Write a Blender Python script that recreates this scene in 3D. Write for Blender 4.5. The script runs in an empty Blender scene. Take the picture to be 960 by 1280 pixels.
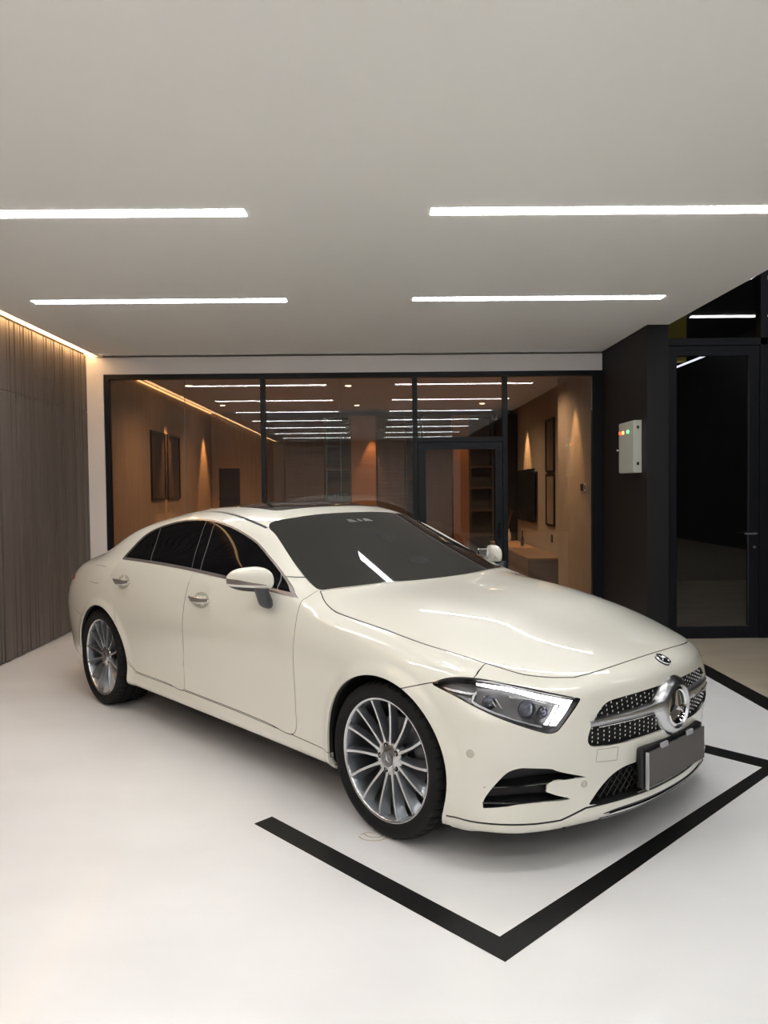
import bpy, bmesh, math, random
import numpy as np
from mathutils import Matrix, Vector
random.seed(7); PI = math.pi
COL = bpy.context.scene.collection

# ------------------------------------------------------------------ materials
def mat(name, col, rough=.5, metal=0., coat=0., coat_rough=.03, emit=None, estr=0., trans=0., ior=1.5, spec=.5, noise=None, bump=None):
    m = bpy.data.materials.new(name); m.use_nodes = True
    nt = m.node_tree; b = nt.nodes['Principled BSDF']
    b.inputs['Base Color'].default_value = (*col, 1)
    b.inputs['Roughness'].default_value = rough
    b.inputs['Metallic'].default_value = metal
    b.inputs['Coat Weight'].default_value = coat
    b.inputs['Coat Roughness'].default_value = coat_rough
    b.inputs['IOR'].default_value = ior
    b.inputs['Specular IOR Level'].default_value = spec
    b.inputs['Transmission Weight'].default_value = trans
    if emit:
        b.inputs['Emission Color'].default_value = (*emit, 1); b.inputs['Emission Strength'].default_value = estr
    if noise:      # (scale, second colour, detail, stretch)
        sc, c2, det, st = noise
        tc = nt.nodes.new('ShaderNodeTexCoord'); mp = nt.nodes.new('ShaderNodeMapping'); mp.inputs['Scale'].default_value = st
        nz = nt.nodes.new('ShaderNodeTexNoise'); nz.inputs['Scale'].default_value = sc; nz.inputs['Detail'].default_value = det
        rp = nt.nodes.new('ShaderNodeValToRGB'); rp.color_ramp.elements[0].color = (*col, 1); rp.color_ramp.elements[1].color = (*c2, 1)
        rp.color_ramp.elements[0].position = .35; rp.color_ramp.elements[1].position = .68
        nt.links.new(tc.outputs['Object'], mp.inputs['Vector']); nt.links.new(mp.outputs['Vector'], nz.inputs['Vector'])
        nt.links.new(nz.outputs['Fac'], rp.inputs['Fac']); nt.links.new(rp.outputs['Color'], b.inputs['Base Color'])
    if bump:       # (scale, strength, stretch)
        tc = nt.nodes.new('ShaderNodeTexCoord'); mp = nt.nodes.new('ShaderNodeMapping'); mp.inputs['Scale'].default_value = bump[2]
        nz = nt.nodes.new('ShaderNodeTexNoise'); nz.inputs['Scale'].default_value = bump[0]; nz.inputs['Detail'].default_value = 4
        bp = nt.nodes.new('ShaderNodeBump'); bp.inputs['Strength'].default_value = bump[1]; bp.inputs['Distance'].default_value = .01
        nt.links.new(tc.outputs['Object'], mp.inputs['Vector']); nt.links.new(mp.outputs['Vector'], nz.inputs['Vector'])
        nt.links.new(nz.outputs['Fac'], bp.inputs['Height']); nt.links.new(bp.outputs['Normal'], b.inputs['Normal'])
    return m
S3 = (1, 1, 1)
PAINT = mat('pearl_white_paint', (.79, .775, .68), .32, 0, 1.0, .02, noise=(900, (.82, .805, .71), 2, S3))
LINER = mat('black_gap', (.010, .010, .010), .8)
BLACKP = mat('black_plastic', (.016, .016, .017), .5)
GLOSSB = mat('gloss_black', (.010, .010, .011), .12, 0, .6)
TINT = mat('tinted_side_glass', (.004, .004, .005), .03, 0, 0, spec=.04)
WSG = mat('windscreen_glass', (.020, .020, .019), .03, 0, 0, ior=1.55)
CHROME = mat('chrome', (.85, .85, .86), .08, 1)
DCHROME = mat('dark_chrome', (.34, .30, .285), .25, .6)
SATIN = mat('satin_silver', (.62, .63, .65), .28, 1)
RIMG = mat('rim_grey', (.20, .215, .235), .30, .75, .4)
RIMF = mat('machined_rim_face', (.66, .67, .68), .25, 1)
RUBBER = mat('tyre_rubber', (.0085, .0085, .0085), .7, spec=.25, bump=(60, .15, S3))
DISC = mat('brake_disc_steel', (.30, .30, .31), .35, 1)
CALIP = mat('caliper_grey', (.17, .17, .18), .4, .5)
DRL = mat('daytime_light', (1, 1, 1), .3, emit=(1, .99, .96), estr=3.2)
LAMPIN = mat('lamp_interior', (.12, .12, .125), .25, .7)
CLEAR = mat('lamp_cover_clear', (1, 1, 1), .0, trans=1, ior=1.12)
LENS = mat('lamp_lens', (.06, .065, .10), .05, .3, 1)
REDL = mat('red_lamp', (.65, .01, .03), .12, 0, 1, emit=(1, .02, .06), estr=.25)
PLATE = mat('grey_plate', (.102, .093, .086), .55)
PLATEC = mat('plate_clip_pale', (.42, .41, .44), .4)

# ------------------------------------------------------------------ generic mesh helpers
def link(me, name, parent=None, loc=None, rot=None):
    o = bpy.data.objects.new(name, me); COL.objects.link(o)
    if parent: o.parent = parent
    if loc: o.location = loc
    if rot: o.rotation_euler = rot
    return o
def tag(o, label=None, cat=None, group=None, kind=None):
    if label: o['label'] = label
    if cat: o['category'] = cat
    if group: o['group'] = group
    if kind: o['kind'] = kind
    return o
class MB:
    """collects polygons with a material index"""
    def __init__(s): s.V, s.F, s.M = [], [], []
    def add(s, V, F, mi=0):
        n = len(s.V); s.V += [tuple(map(float, v)) for v in V]; s.F += [tuple(i+n for i in f) for f in F]; s.M += [mi]*len(F); return s
    def box(s, a, b, mi=0):
        (x0, y0, z0), (x1, y1, z1) = a, b
        V = [(x0,y0,z0),(x1,y0,z0),(x1,y1,z0),(x0,y1,z0),(x0,y0,z1),(x1,y0,z1),(x1,y1,z1),(x0,y1,z1)]
        return s.add(V, [(0,3,2,1),(4,5,6,7),(0,1,5,4),(1,2,6,5),(2,3,7,6),(3,0,4,7)], mi)
    def tube(s, pts, r, mi=0, n=8, closed=False, flat=None):
        P = [Vector(p) for p in pts]; k = len(P); V = []; up0 = None
        for i, p in enumerate(P):
            a = P[(i-1) % k] if (closed or i > 0) else p; b = P[(i+1) % k] if (closed or i < k-1) else p
            d = (b-a).normalized(); up = Vector((0,0,1)) if abs(d.z) < .95 else Vector((1,0,0))
            e1 = d.cross(up).normalized(); e2 = e1.cross(d).normalized()
            rr = r[i] if isinstance(r, (list, tuple)) else r
            for j in range(n):
                t = 2*PI*j/n; V.append(p + e1*math.cos(t)*rr + e2*math.sin(t)*rr*(flat or 1))
        F = []
        for i in range(k if closed else k-1):
            for j in range(n):
                a, b = i*n+j, i*n+(j+1) % n; c, d2 = ((i+1) % k)*n+(j+1) % n, ((i+1) % k)*n+j
                F.append((a, d2, c, b))
        if not closed: F += [tuple(range(n)), tuple(reversed(range((k-1)*n, k*n)))]
        return s.add(V, F, mi)
    def lathe(s, prof, n=64, mi=0, axis='Y', centre=(0,0,0), a0=0, closed=False):
        """prof: (radius, offset along the axis)"""
        V = []; m = len(prof)
        for i in range(n):
            t = a0+2*PI*i/n; c, q = math.cos(t), math.sin(t)
            for r, w in prof:
                if axis == 'Y': V.append((centre[0]+r*c, centre[1]+w, centre[2]+r*q))
                elif axis == 'X': V.append((centre[0]+w, centre[1]+r*c, centre[2]+r*q))
                else: V.append((centre[0]+r*c, centre[1]+r*q, centre[2]+w))
        F = []
        for i in range(n):
            for j in range(m if closed else m-1):
                a, b = i*m+j, i*m+(j+1) % m; c2, d = ((i+1) % n)*m+(j+1) % m, ((i+1) % n)*m+j
                F.append((a, b, c2, d))
        return s.add(V, F, mi)
    def build(s, name, mats, parent=None, smooth=None, bevel=0, recalc=True, sub=0, loc=None, rot=None):
        me = bpy.data.meshes.new(name); me.from_pydata(s.V, [], s.F)
        for m in (mats if isinstance(mats, (list, tuple)) else [mats]): me.materials.append(m)
        me.polygons.foreach_set('material_index', s.M)
        if recalc or bevel:
            bm = bmesh.new(); bm.from_mesh(me)
            bmesh.ops.remove_doubles(bm, verts=bm.verts, dist=1e-6)
            if recalc: bmesh.ops.recalc_face_normals(bm, faces=bm.faces)
            if bevel: bmesh.ops.bevel(bm, geom=[e for e in bm.edges if e.calc_face_angle(0) > .6], offset=bevel, segments=2, affect='EDGES', profile=.5)
            bm.to_mesh(me); bm.free()
        if smooth is not None:
            me.polygons.foreach_set('use_smooth', [True]*len(me.polygons))
            me.set_sharp_from_angle(angle=math.radians(smooth))
        me.update()
        o = link(me, name, parent, loc, rot)
        if sub:
            md = o.modifiers.new('s', 'SUBSURF'); md.levels = sub; md.render_levels = sub
        return o
def quickbox(name, a, b, m, parent=None, bevel=0, **k):
    """box given by its corners, object origin at the middle of its base"""
    c = ((a[0]+b[0])/2, (a[1]+b[1])/2, min(a[2], b[2]))
    sub = lambda p: (p[0]-c[0], p[1]-c[1], p[2]-c[2])
    lo = tuple(min(p, q) for p, q in zip(a, b)); hi = tuple(max(p, q) for p, q in zip(a, b))
    return MB().box(sub(lo), sub(hi)).build(name, m, parent, bevel=bevel, loc=c, **k)
def empty(name, loc=(0,0,0), rz=0, parent=None):
    o = bpy.data.objects.new(name, None); COL.objects.link(o); o.location = loc; o.rotation_euler = (0, 0, rz)
    if parent: o.parent = parent
    return o
# car body cage; rows r0..r12 as (y, z) at stations x, wrap columns as (x, y, z)
MAIN = {
 -3.65: [(0.8,0.24),(0.84,0.3),(0.85,0.4),(0.87,0.55),(0.872,0.7),(0.847,0.82),(0.79,0.915),(0.727,0.962),(0.662,0.992),(0.582,1.012),(0.45,1.03),(0.25,1.042),(0,1.046)],
 -3.3: [(0.86,0.21),(0.9,0.27),(0.92,0.37),(0.932,0.53),(0.932,0.7),(0.908,0.84),(0.855,0.955),(0.785,1.01),(0.705,1.055),(0.625,1.096),(0.48,1.124),(0.27,1.141),(0,1.146)],
 -2.94: [(0.88,0.2),(0.92,0.25),(0.935,0.35),(0.943,0.52),(0.945,0.7),(0.93,0.86),(0.882,0.995),(0.808,1.075),(0.725,1.168),(0.645,1.218),(0.5,1.256),(0.28,1.276),(0,1.282)],
 -2.6: [(0.87,0.2),(0.91,0.24),(0.912,0.34),(0.925,0.52),(0.937,0.7),(0.92,0.87),(0.868,1.03),(0.795,1.125),(0.718,1.223),(0.64,1.29),(0.5,1.332),(0.28,1.356),(0,1.363)],
 -2.2: [(0.865,0.2),(0.905,0.235),(0.9,0.33),(0.912,0.52),(0.93,0.71),(0.913,0.88),(0.863,1.043),(0.777,1.165),(0.685,1.293),(0.612,1.348),(0.485,1.387),(0.27,1.412),(0,1.42)],
 -1.8: [(0.862,0.2),(0.903,0.235),(0.897,0.33),(0.908,0.52),(0.928,0.71),(0.911,0.88),(0.862,1.04),(0.77,1.18),(0.668,1.315),(0.595,1.367),(0.475,1.403),(0.27,1.429),(0,1.437)],
 -1.4: [(0.862,0.2),(0.903,0.235),(0.897,0.33),(0.908,0.52),(0.928,0.71),(0.911,0.87),(0.862,1.028),(0.775,1.155),(0.668,1.278),(0.58,1.34),(0.46,1.374),(0.26,1.4),(0,1.408)],
 -1.05: [(0.862,0.2),(0.903,0.235),(0.897,0.33),(0.908,0.52),(0.928,0.71),(0.911,0.86),(0.862,1.008),(0.8,1.072),(0.73,1.148),(0.652,1.202),(0.5,1.242),(0.27,1.27),(0,1.28)],
 -0.75: [(0.863,0.2),(0.904,0.235),(0.899,0.33),(0.91,0.52),(0.929,0.7),(0.913,0.85),(0.868,0.975),(0.82,1.005),(0.768,1.03),(0.705,1.056),(0.53,1.118),(0.28,1.142),(0,1.15)],
 -0.57: [(0.8659,0.2),(0.9057,0.235),(0.9013,0.33),(0.9123,0.52),(0.9307,0.6886),(0.9198,0.8215),(0.8834,0.9254),(0.8439,0.952),(0.8011,0.9719),(0.752,0.988),(0.545,1.04),(0.285,1.066),(0,1.074)],
 -0.45: [(0.868,0.2),(0.907,0.235),(0.903,0.33),(0.914,0.52),(0.932,0.68),(0.925,0.8),(0.895,0.888),(0.862,0.912),(0.826,0.928),(0.78,0.949),(0.56,0.997),(0.29,1.018),(0,1.02)],
 -0.15: [(0.885,0.2),(0.918,0.24),(0.925,0.34),(0.932,0.52),(0.938,0.66),(0.93,0.765),(0.9,0.848),(0.866,0.868),(0.828,0.883),(0.78,0.908),(0.55,0.964),(0.29,0.978),(0,0.982)],
 0.15: [(0.89,0.17),(0.922,0.225),(0.928,0.33),(0.932,0.5),(0.932,0.62),(0.918,0.715),(0.88,0.795),(0.845,0.817),(0.803,0.834),(0.75,0.856),(0.53,0.909),(0.28,0.93),(0,0.926)],
 0.4: [(0.868,0.155),(0.895,0.205),(0.897,0.31),(0.893,0.44),(0.888,0.56),(0.87,0.65),(0.825,0.737),(0.785,0.762),(0.738,0.781),(0.682,0.802),(0.49,0.841),(0.265,0.86),(0,0.858)],
}
FRONT = [
 [(0.481,0.825,0.16),(0.519,0.8534,0.194),(0.51,0.838,0.3),(0.522,0.83,0.43),(0.53,0.824,0.55),(0.525,0.803,0.634),(0.5,0.762,0.703)],
 [(0.571,0.755,0.16),(0.614,0.7781,0.192),(0.6,0.762,0.3),(0.615,0.75,0.43),(0.625,0.742,0.55),(0.62,0.722,0.638),(0.588,0.69,0.714)],
 [(0.641,0.65,0.165),(0.694,0.6707,0.194),(0.68,0.655,0.3),(0.696,0.65,0.43),(0.705,0.645,0.55),(0.698,0.632,0.644),(0.655,0.606,0.726)],
 [(0.696,0.54,0.17),(0.746,0.5542,0.196),(0.74,0.545,0.3),(0.757,0.54,0.44),(0.765,0.538,0.555),(0.75,0.528,0.652),(0.703,0.505,0.741)],
 [(0.756,0.37,0.175),(0.804,0.3795,0.199),(0.798,0.372,0.3),(0.815,0.37,0.44),(0.822,0.368,0.56),(0.805,0.36,0.663),(0.752,0.345,0.757)],
 [(0.791,0.19,0.18),(0.839,0.1928,0.202),(0.835,0.19,0.3),(0.853,0.19,0.44),(0.86,0.188,0.565),(0.842,0.182,0.67),(0.782,0.175,0.766)],
 [(0.801,0,0.18),(0.849,0,0.204),(0.845,0,0.3),(0.865,0,0.44),(0.872,0,0.565),(0.853,0,0.672),(0.79,0,0.769)],
]
REAR = [
 [(-3.88,0.6707,0.26),(-3.92,0.7144,0.31),(-3.95,0.7387,0.4),(-3.965,0.7533,0.54),(-3.96,0.7533,0.68),(-3.935,0.7241,0.79),(-3.88,0.6804,0.885)],
 [(-3.93,0.6026,0.26),(-3.98,0.6367,0.31),(-4.02,0.6561,0.4),(-4.04,0.6658,0.54),(-4.035,0.661,0.68),(-4,0.6367,0.8),(-3.935,0.6075,0.905)],
 [(-3.96,0.5152,0.26),(-4.01,0.5443,0.31),(-4.06,0.554,0.4),(-4.08,0.5589,0.54),(-4.075,0.554,0.68),(-4.035,0.5395,0.81),(-3.97,0.5249,0.925)],
 [(-3.98,0.4277,0.26),(-4.03,0.4471,0.31),(-4.08,0.452,0.4),(-4.105,0.452,0.54),(-4.1,0.4471,0.68),(-4.06,0.4423,0.82),(-4,0.4325,0.94)],
 [(-3.99,0.3013,0.26),(-4.04,0.311,0.31),(-4.095,0.311,0.4),(-4.12,0.311,0.54),(-4.115,0.311,0.68),(-4.075,0.311,0.83),(-4.02,0.311,0.95)],
 [(-4,0.1555,0.26),(-4.05,0.1555,0.31),(-4.1,0.1555,0.4),(-4.13,0.1555,0.54),(-4.125,0.1555,0.68),(-4.085,0.1555,0.835),(-4.03,0.1555,0.957)],
 [(-4,0,0.26),(-4.05,0,0.31),(-4.105,0,0.4),(-4.133,0,0.54),(-4.13,0,0.68),(-4.09,0,0.84),(-4.035,0,0.96)],
]
def body_surface(level=4):
    """Catmull-Clark limit surface of the half cage mirrored; returns the half with y <= 0 (car's right) as V, N, T"""
    vid, V = {}, []
    def v(key, p):
        if key not in vid:
            vid[key] = len(V); V.append(p)
        return vid[key]
    xs = sorted(MAIN)
    cols = []                                   # main columns: rear corner, stations, front corner
    cap = []
    cap.append([REAR[j][6] for j in range(7)])
    for x in xs: cap.append([(x, MAIN[x][6+j][0], MAIN[x][6+j][1]) for j in range(7)])
    cap.append([FRONT[j][6] for j in range(7)])
    n = len(cap)
    C = [[v(('c', i, j), cap[i][j]) for j in range(7)] for i in range(n)]
    ring = []                                   # from rear centre to front centre
    for j in range(6, 0, -1):
        ring.append([v(('r', j, r), REAR[j][r]) for r in range(6)] + [C[0][j]])
    ring.append([v(('r', 0, r), REAR[0][r]) for r in range(6)] + [C[0][0]])
    for i, x in enumerate(xs):
        ring.append([v(('m', i, r), (x,)+MAIN[x][r]) for r in range(6)] + [C[i+1][0]])
    ring.append([v(('f', 0, r), FRONT[0][r]) for r in range(6)] + [C[n-1][0]])
    for j in range(1, 7):
        ring.append([v(('f', j, r), FRONT[j][r]) for r in range(6)] + [C[n-1][j]])
    F = []
    for a, b in zip(ring[:-1], ring[1:]):
        for r in range(6): F.append((a[r], b[r], b[r+1], a[r+1]))
    for i in range(n-1):
        for j in range(6): F.append((C[i][j], C[i+1][j], C[i+1][j+1], C[i][j+1]))
    T0 = np.array(V, float); nh = len(T0)
    # mirror
    mir = np.arange(nh); extra = []
    for i, p in enumerate(T0):
        if abs(p[1]) > 1e-6:
            mir[i] = nh + len(extra); extra.append(p*[1, -1, 1])
    T = np.vstack([T0, np.array(extra)])
    F = F + [tuple(int(mir[i]) for i in reversed(f)) for f in F]
    def ev(P, lev):
        me = bpy.data.meshes.new('t'); me.from_pydata(P.tolist(), [], F); me.update()
        ob = bpy.data.objects.new('t', me); bpy.context.scene.collection.objects.link(ob)
        m = ob.modifiers.new('s', 'SUBSURF'); m.levels = lev; m.render_levels = lev; m.quality = 5
        dg = bpy.context.evaluated_depsgraph_get(); e = ob.evaluated_get(dg); em = e.to_mesh()
        Vv = np.empty(len(em.vertices)*3); em.vertices.foreach_get('co', Vv); Vv = Vv.reshape(-1, 3)
        Q = np.empty(len(em.polygons)*4, int); em.polygons.foreach_get('vertices', Q); Q = Q.reshape(-1, 4)
        Nn = np.empty(len(em.vertices)*3); em.vertices.foreach_get('normal', Nn); Nn = Nn.reshape(-1, 3)
        e.to_mesh_clear(); bpy.data.objects.remove(ob); bpy.data.meshes.remove(me)
        return Vv, Nn, Q
    P = T.copy()
    for it in range(5):
        L, _, _ = ev(P, 1)
        P += .8*(T-L[:len(T)])
    Vv, Nn, Q = ev(P, level)
    # half y <= 0
    cy = Vv[Q, 1].mean(1); Q = Q[cy < 0]
    Vv[np.abs(Vv[:, 1]) < 1e-5, 1] = 0
    used = np.unique(Q); re = -np.ones(len(Vv), int); re[used] = np.arange(len(used))
    Vv, Nn, Q = Vv[used], Nn[used], re[Q]
    # make sure normals point outwards
    k = np.argmax(Vv[:, 2])
    if Nn[k, 2] < 0: Nn = -Nn
    Tt = np.vstack([Q[:, [0, 1, 2]], Q[:, [0, 2, 3]]])
    g = np.cross(Vv[Tt[:, 1]]-Vv[Tt[:, 0]], Vv[Tt[:, 2]]-Vv[Tt[:, 0]])
    fl = (g*Nn[Tt[:, 0]]).sum(1) < 0
    Tt[fl] = Tt[fl][:, ::-1]
    return Vv, Nn, Tt

# ------------------------------------------------------------------ cutting a surface along outlines
def cr(pts, n=6, closed=False):
    """Catmull-Rom through 2D points"""
    P = np.array(pts, float); k = len(P); out = []
    if k < 3 and not closed: return P
    for i in range(k if closed else k-1):
        p1, p2 = P[i], P[(i+1) % k]
        p0 = P[(i-1) % k] if (closed or i > 0) else 2*p1-p2
        p3 = P[(i+2) % k] if (closed or i+2 < k) else 2*p2-p1
        for t in np.arange(n)/n:
            out.append(.5*(2*p1+(p2-p0)*t+(2*p0-5*p1+4*p2-p3)*t*t+(3*p1-p0-3*p2+p3)*t**3))
    if not closed: out.append(P[-1])
    return np.array(out)
def runs(*rs, n=6):
    """closed outline of smooth runs that meet in corners"""
    return np.vstack([cr(r, n)[:-1] if i < 999 else r for i, r in enumerate([list(r) + [rs[(j+1) % len(rs)][0]] for j, r in enumerate(rs)])])
def sdist(Q, P, closed=True):
    """distance of the points Q to the polyline P, negative inside when closed"""
    A = P; B = np.roll(P, -1, 0)
    if not closed: A, B = P[:-1], P[1:]
    best = np.full(len(Q), 1e9); ins = np.zeros(len(Q), bool)
    for a, b in zip(A, B):
        d = b-a; L = d@d
        if L < 1e-14: continue
        t = np.clip(((Q-a)@d)/L, 0, 1); best = np.minimum(best, ((Q-a-t[:, None]*d)**2).sum(1))
        if closed and a[1] != b[1]:
            c = (a[1] > Q[:, 1]) != (b[1] > Q[:, 1])
            ins ^= c & (Q[:, 0] < (b[0]-a[0])*(Q[:, 1]-a[1])/(b[1]-a[1])+a[0])
    best = np.sqrt(best)
    return np.where(ins, -best, best) if closed else best
class Surf:
    def __init__(s, V, N, T):
        s.V, s.N, s.T = V.copy(), N.copy(), T.copy(); s.L = np.ones(len(T), int)
    def field(s, outline, proj, guard=None, closed=True):
        """signed distance to an outline seen in a projection of the surface; far away where the guard fails"""
        def f(V):
            Q = proj(V); r = np.full(len(V), 5.)
            g = guard(V) if guard else np.ones(len(V), bool)
            lo, hi = outline.min(0)-.06, outline.max(0)+.06
            g &= ((Q >= lo) & (Q <= hi)).all(1)
            r[g] = sdist(Q[g], outline, closed)
            return r
        return f
    def refine(s, mask):
        """split the marked triangles in four and their neighbours to match"""
        e = np.sort(np.vstack([s.T[mask][:, [0, 1]], s.T[mask][:, [1, 2]], s.T[mask][:, [2, 0]]]), 1)
        e = np.unique(e, axis=0); n = len(s.V)
        md = {(int(a), int(b)): n+i for i, (a, b) in enumerate(e)}
        s.V = np.vstack([s.V, (s.V[e[:, 0]]+s.V[e[:, 1]])/2]); nn = s.N[e[:, 0]]+s.N[e[:, 1]]
        s.N = np.vstack([s.N, nn/np.linalg.norm(nn, axis=1, keepdims=True)])
        touched = np.zeros(n, bool); touched[e.ravel()] = True
        cand = np.where(touched[s.T].sum(1) >= 2)[0]; keep = np.ones(len(s.T), bool); nT, nL = [], []
        for i in cand:
            a, b, c = (int(q) for q in s.T[i]); g = lambda p, q: md.get((p, q) if p < q else (q, p))
            m = [g(a, b), g(b, c), g(c, a)]; k = sum(x is not None for x in m)
            if k == 0: continue
            keep[i] = False
            if k == 3: t = [(a, m[0], m[2]), (m[0], b, m[1]), (m[2], m[1], c), (m[0], m[1], m[2])]
            else:
                while not (m[0] is not None and (k == 1 or m[1] is not None)): a, b, c = b, c, a; m = m[1:]+m[:1]
                t = [(a, m[0], c), (m[0], b, c)] if k == 1 else [(a, m[0], c), (m[0], b, m[1]), (m[0], m[1], c)]
            nT += t; nL += [s.L[i]]*len(t)
        s.T = np.vstack([s.T[keep], np.array(nT)]); s.L = np.concatenate([s.L[keep], np.array(nL)])
    def refine_near(s, f, d, times=1):
        for k in range(times):
            near = np.abs(f(s.V)) < d/(k+1); s.refine(near[s.T].any(1))
    def cut(s, f, label, on=(1,), off=0.):
        """triangles of the labels ON where f < -off become LABEL"""
        val = f(s.V)+off; val[np.abs(val) < 2e-5] = 2e-5
        neg = val < 0; tn = neg[s.T].sum(1); onm = np.isin(s.L, on)
        s.L[(tn == 3) & onm] = label
        mix = np.where((tn > 0) & (tn < 3))[0]         # every mixed triangle is split, to keep the mesh joined up
        if len(mix) == 0: return s
        V, N = list(s.V), list(s.N); ed = {}; newT, newL = [], []
        def mid(a, b):
            k = (a, b) if a < b else (b, a)
            if k not in ed:
                t = val[k[0]]/(val[k[0]]-val[k[1]])
                ed[k] = len(V); V.append(s.V[k[0]]*(1-t)+s.V[k[1]]*t)
                nn = s.N[k[0]]*(1-t)+s.N[k[1]]*t; N.append(nn/np.linalg.norm(nn))
            return ed[k]
        for ti in mix:
            a, b, c = (int(q) for q in s.T[ti]); l = s.L[ti]; lin = label if onm[ti] else l
            if tn[ti] == 1: lone, rest, ll, lr = True, False, lin, l
            else: lone, rest, ll, lr = False, True, l, lin
            while bool(neg[a]) != lone: a, b, c = b, c, a
            ab, ac = mid(a, b), mid(a, c)
            newT += [(a, ab, ac), (ab, b, c), (ab, c, ac)]; newL += [ll, lr, lr]
        keep = np.ones(len(s.T), bool); keep[mix] = False
        s.T = np.vstack([s.T[keep], np.array(newT)]); s.L = np.concatenate([s.L[keep], np.array(newL)])
        s.V, s.N = np.array(V), np.array(N)
        return s
    def part(s, labels, name, m, parent, edge=.012, shift=0., side='both', floor=None, floor_mat=None, smoothn=True, push=None):
        """one mesh of the triangles with these labels. edge: depth of the rim turned inwards; shift: outward offset;
        floor: depth of a pocket (the patch sinks by that much and gets walls); side: both halves, 'R' or 'L'"""
        T = s.T[np.isin(s.L, labels)]
        u = np.unique(T); re = -np.ones(len(s.V), int); re[u] = np.arange(len(u))
        V, N, T = s.V[u].copy(), s.N[u].copy(), re[T]
        e = np.vstack([T[:, [0, 1]], T[:, [1, 2]], T[:, [2, 0]]]); key = np.sort(e, 1)
        uq, inv, cnt = np.unique(key, axis=0, return_inverse=True, return_counts=True)
        be = e[cnt[inv.ravel()] == 1]; be = be[~((np.abs(V[be[:, 0], 1]) < 1e-4) & (np.abs(V[be[:, 1], 1]) < 1e-4))]
        top = V + N*shift
        if push is not None: top = push(top, N)
        mi = []
        if floor is None:
            n = len(V); bv = np.unique(be); rb = -np.ones(n, int); rb[bv] = np.arange(len(bv))+n
            W = np.vstack([top, top[bv]-N[bv]*edge]); NN = np.vstack([N, N[bv]])
            q = [(b, a, int(rb[a]), int(rb[b])) for a, b in be]
            F = [tuple(t) for t in T.tolist()] + [tuple(map(int, k)) for k in q]; nrm = NN; mi = [0]*len(F)
        else:
            n = len(V); W = np.vstack([V-N*floor, V[np.unique(be)]]); bv = np.unique(be); rb = -np.ones(n, int); rb[bv] = np.arange(len(bv))+n
            q = [(int(b), int(a), int(rb[a]), int(rb[b])) for a, b in be]
            F = [tuple(t) for t in T.tolist()] + [tuple(reversed(k)) for k in q]; nrm = np.vstack([N, N[bv]]); mi = [0]*len(F)
        WW, FF, NNN = W, F, nrm
        M2 = np.array([1, -1, 1])
        if side == 'L': WW, NNN, FF = W*M2, nrm*M2, [tuple(reversed(f)) for f in F]
        if side == 'both':
            k = len(W); WW = np.vstack([W, W*M2]); NNN = np.vstack([nrm, nrm*M2]); FF = F + [tuple(k+i for i in reversed(f)) for f in F]
        me = bpy.data.meshes.new(name); me.from_pydata(WW.tolist(), [], FF); me.materials.append(m)
        nt = len(T); fs = [len(f) == 3 for f in FF]
        me.polygons.foreach_set('use_smooth', [True]*len(FF)); me.update()
        # custom normals: the smooth surface's own on the skin, flat on the turned edges
        ln = np.empty(len(me.loops)*3); pn = np.empty(len(me.polygons)*3); me.polygons.foreach_get('normal', pn); pn = pn.reshape(-1, 3)
        lv = np.empty(len(me.loops), int); me.loops.foreach_get('vertex_index', lv)
        lt = np.empty(len(me.polygons), int); me.polygons.foreach_get('loop_total', lt)
        pl = np.repeat(np.arange(len(lt)), lt); tri = lt[pl] == 3
        ln = np.where(tri[:, None], NNN[lv], pn[pl])
        if push is not None and floor is None: ln = None
        if ln is not None: me.normals_split_custom_set(ln.tolist())
        return link(me, name, parent)
XZ = lambda V: V[:, [0, 2]]
XY = lambda V: np.stack([V[:, 0], -V[:, 1]], 1)      # outlines on top are given as (x, distance from the centre line)
YZ = lambda V: np.stack([-V[:, 1], V[:, 2]], 1)
SZ = lambda V: np.stack([(V[:, 0]+V[:, 1])*.70711, V[:, 2]], 1)

# ------------------------------------------------------------------ the car
car = empty('car', (.704459, 3.914781, 0), -.831849)
tag(car, 'pearl white four-door coupe with multi-spoke alloy wheels parked on the white floor', 'car')
V0, N0, T0 = body_surface(4)
def flare(V, N):
    """raised lip round the wheel openings and the dished panel round the corner air intakes"""
    V = V.copy()
    for cx, cz, r0 in ((-.005, .338, .375), (-2.905, .335, .382)):
        r = np.hypot(V[:, 0]-cx, V[:, 2]-cz); m = (V[:, 1] < -.6)
        t = np.clip(1-(r-r0)/.062, 0, 1); w = t*t*(3-2*t)
        V[:, 1] -= np.where(m, .013*w, 0)
    return V
V0 = flare(V0, N0)
def renorm(V, T, N):
    g = np.cross(V[T[:, 1]]-V[T[:, 0]], V[T[:, 2]]-V[T[:, 0]]); R = np.zeros_like(V)
    for k in range(3): np.add.at(R, T[:, k], g)
    l = np.linalg.norm(R, axis=1, keepdims=True); R = R/np.maximum(l, 1e-12)
    keep = (np.abs(V[:, 1]) < 1e-4); R[keep] = N[keep]
    return R
N0 = renorm(V0, T0, N0)
S = Surf(V0, N0, T0)
circle = lambda cx, cz, r: np.array([(cx+r*math.cos(t), cz+r*math.sin(t)) for t in np.linspace(0, 2*PI, 97)[:-1]])
side = lambda V: V[:, 1] < -.55
OPEN, BODY, GLASS, WS, RW, SUN, HOOD, FDOOR, RDOOR, LAMP, GRILLE, LOWIN, INTAKE, BUMP, SKIRT, REARB, TAIL, TRUNK, CHR, BPIL, FGL, QGL, SEAL, DRIP, LIPC, FUEL, LIP, MIRT, LAMPRIM, SCREENRIM, GAP, SEAM = 0,1,2,3,4,5,6,7,8,9,10,11,12,13,14,15,16,17,18,19,20,21,22,23,24,25,26,27,28,29,30,31
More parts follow.
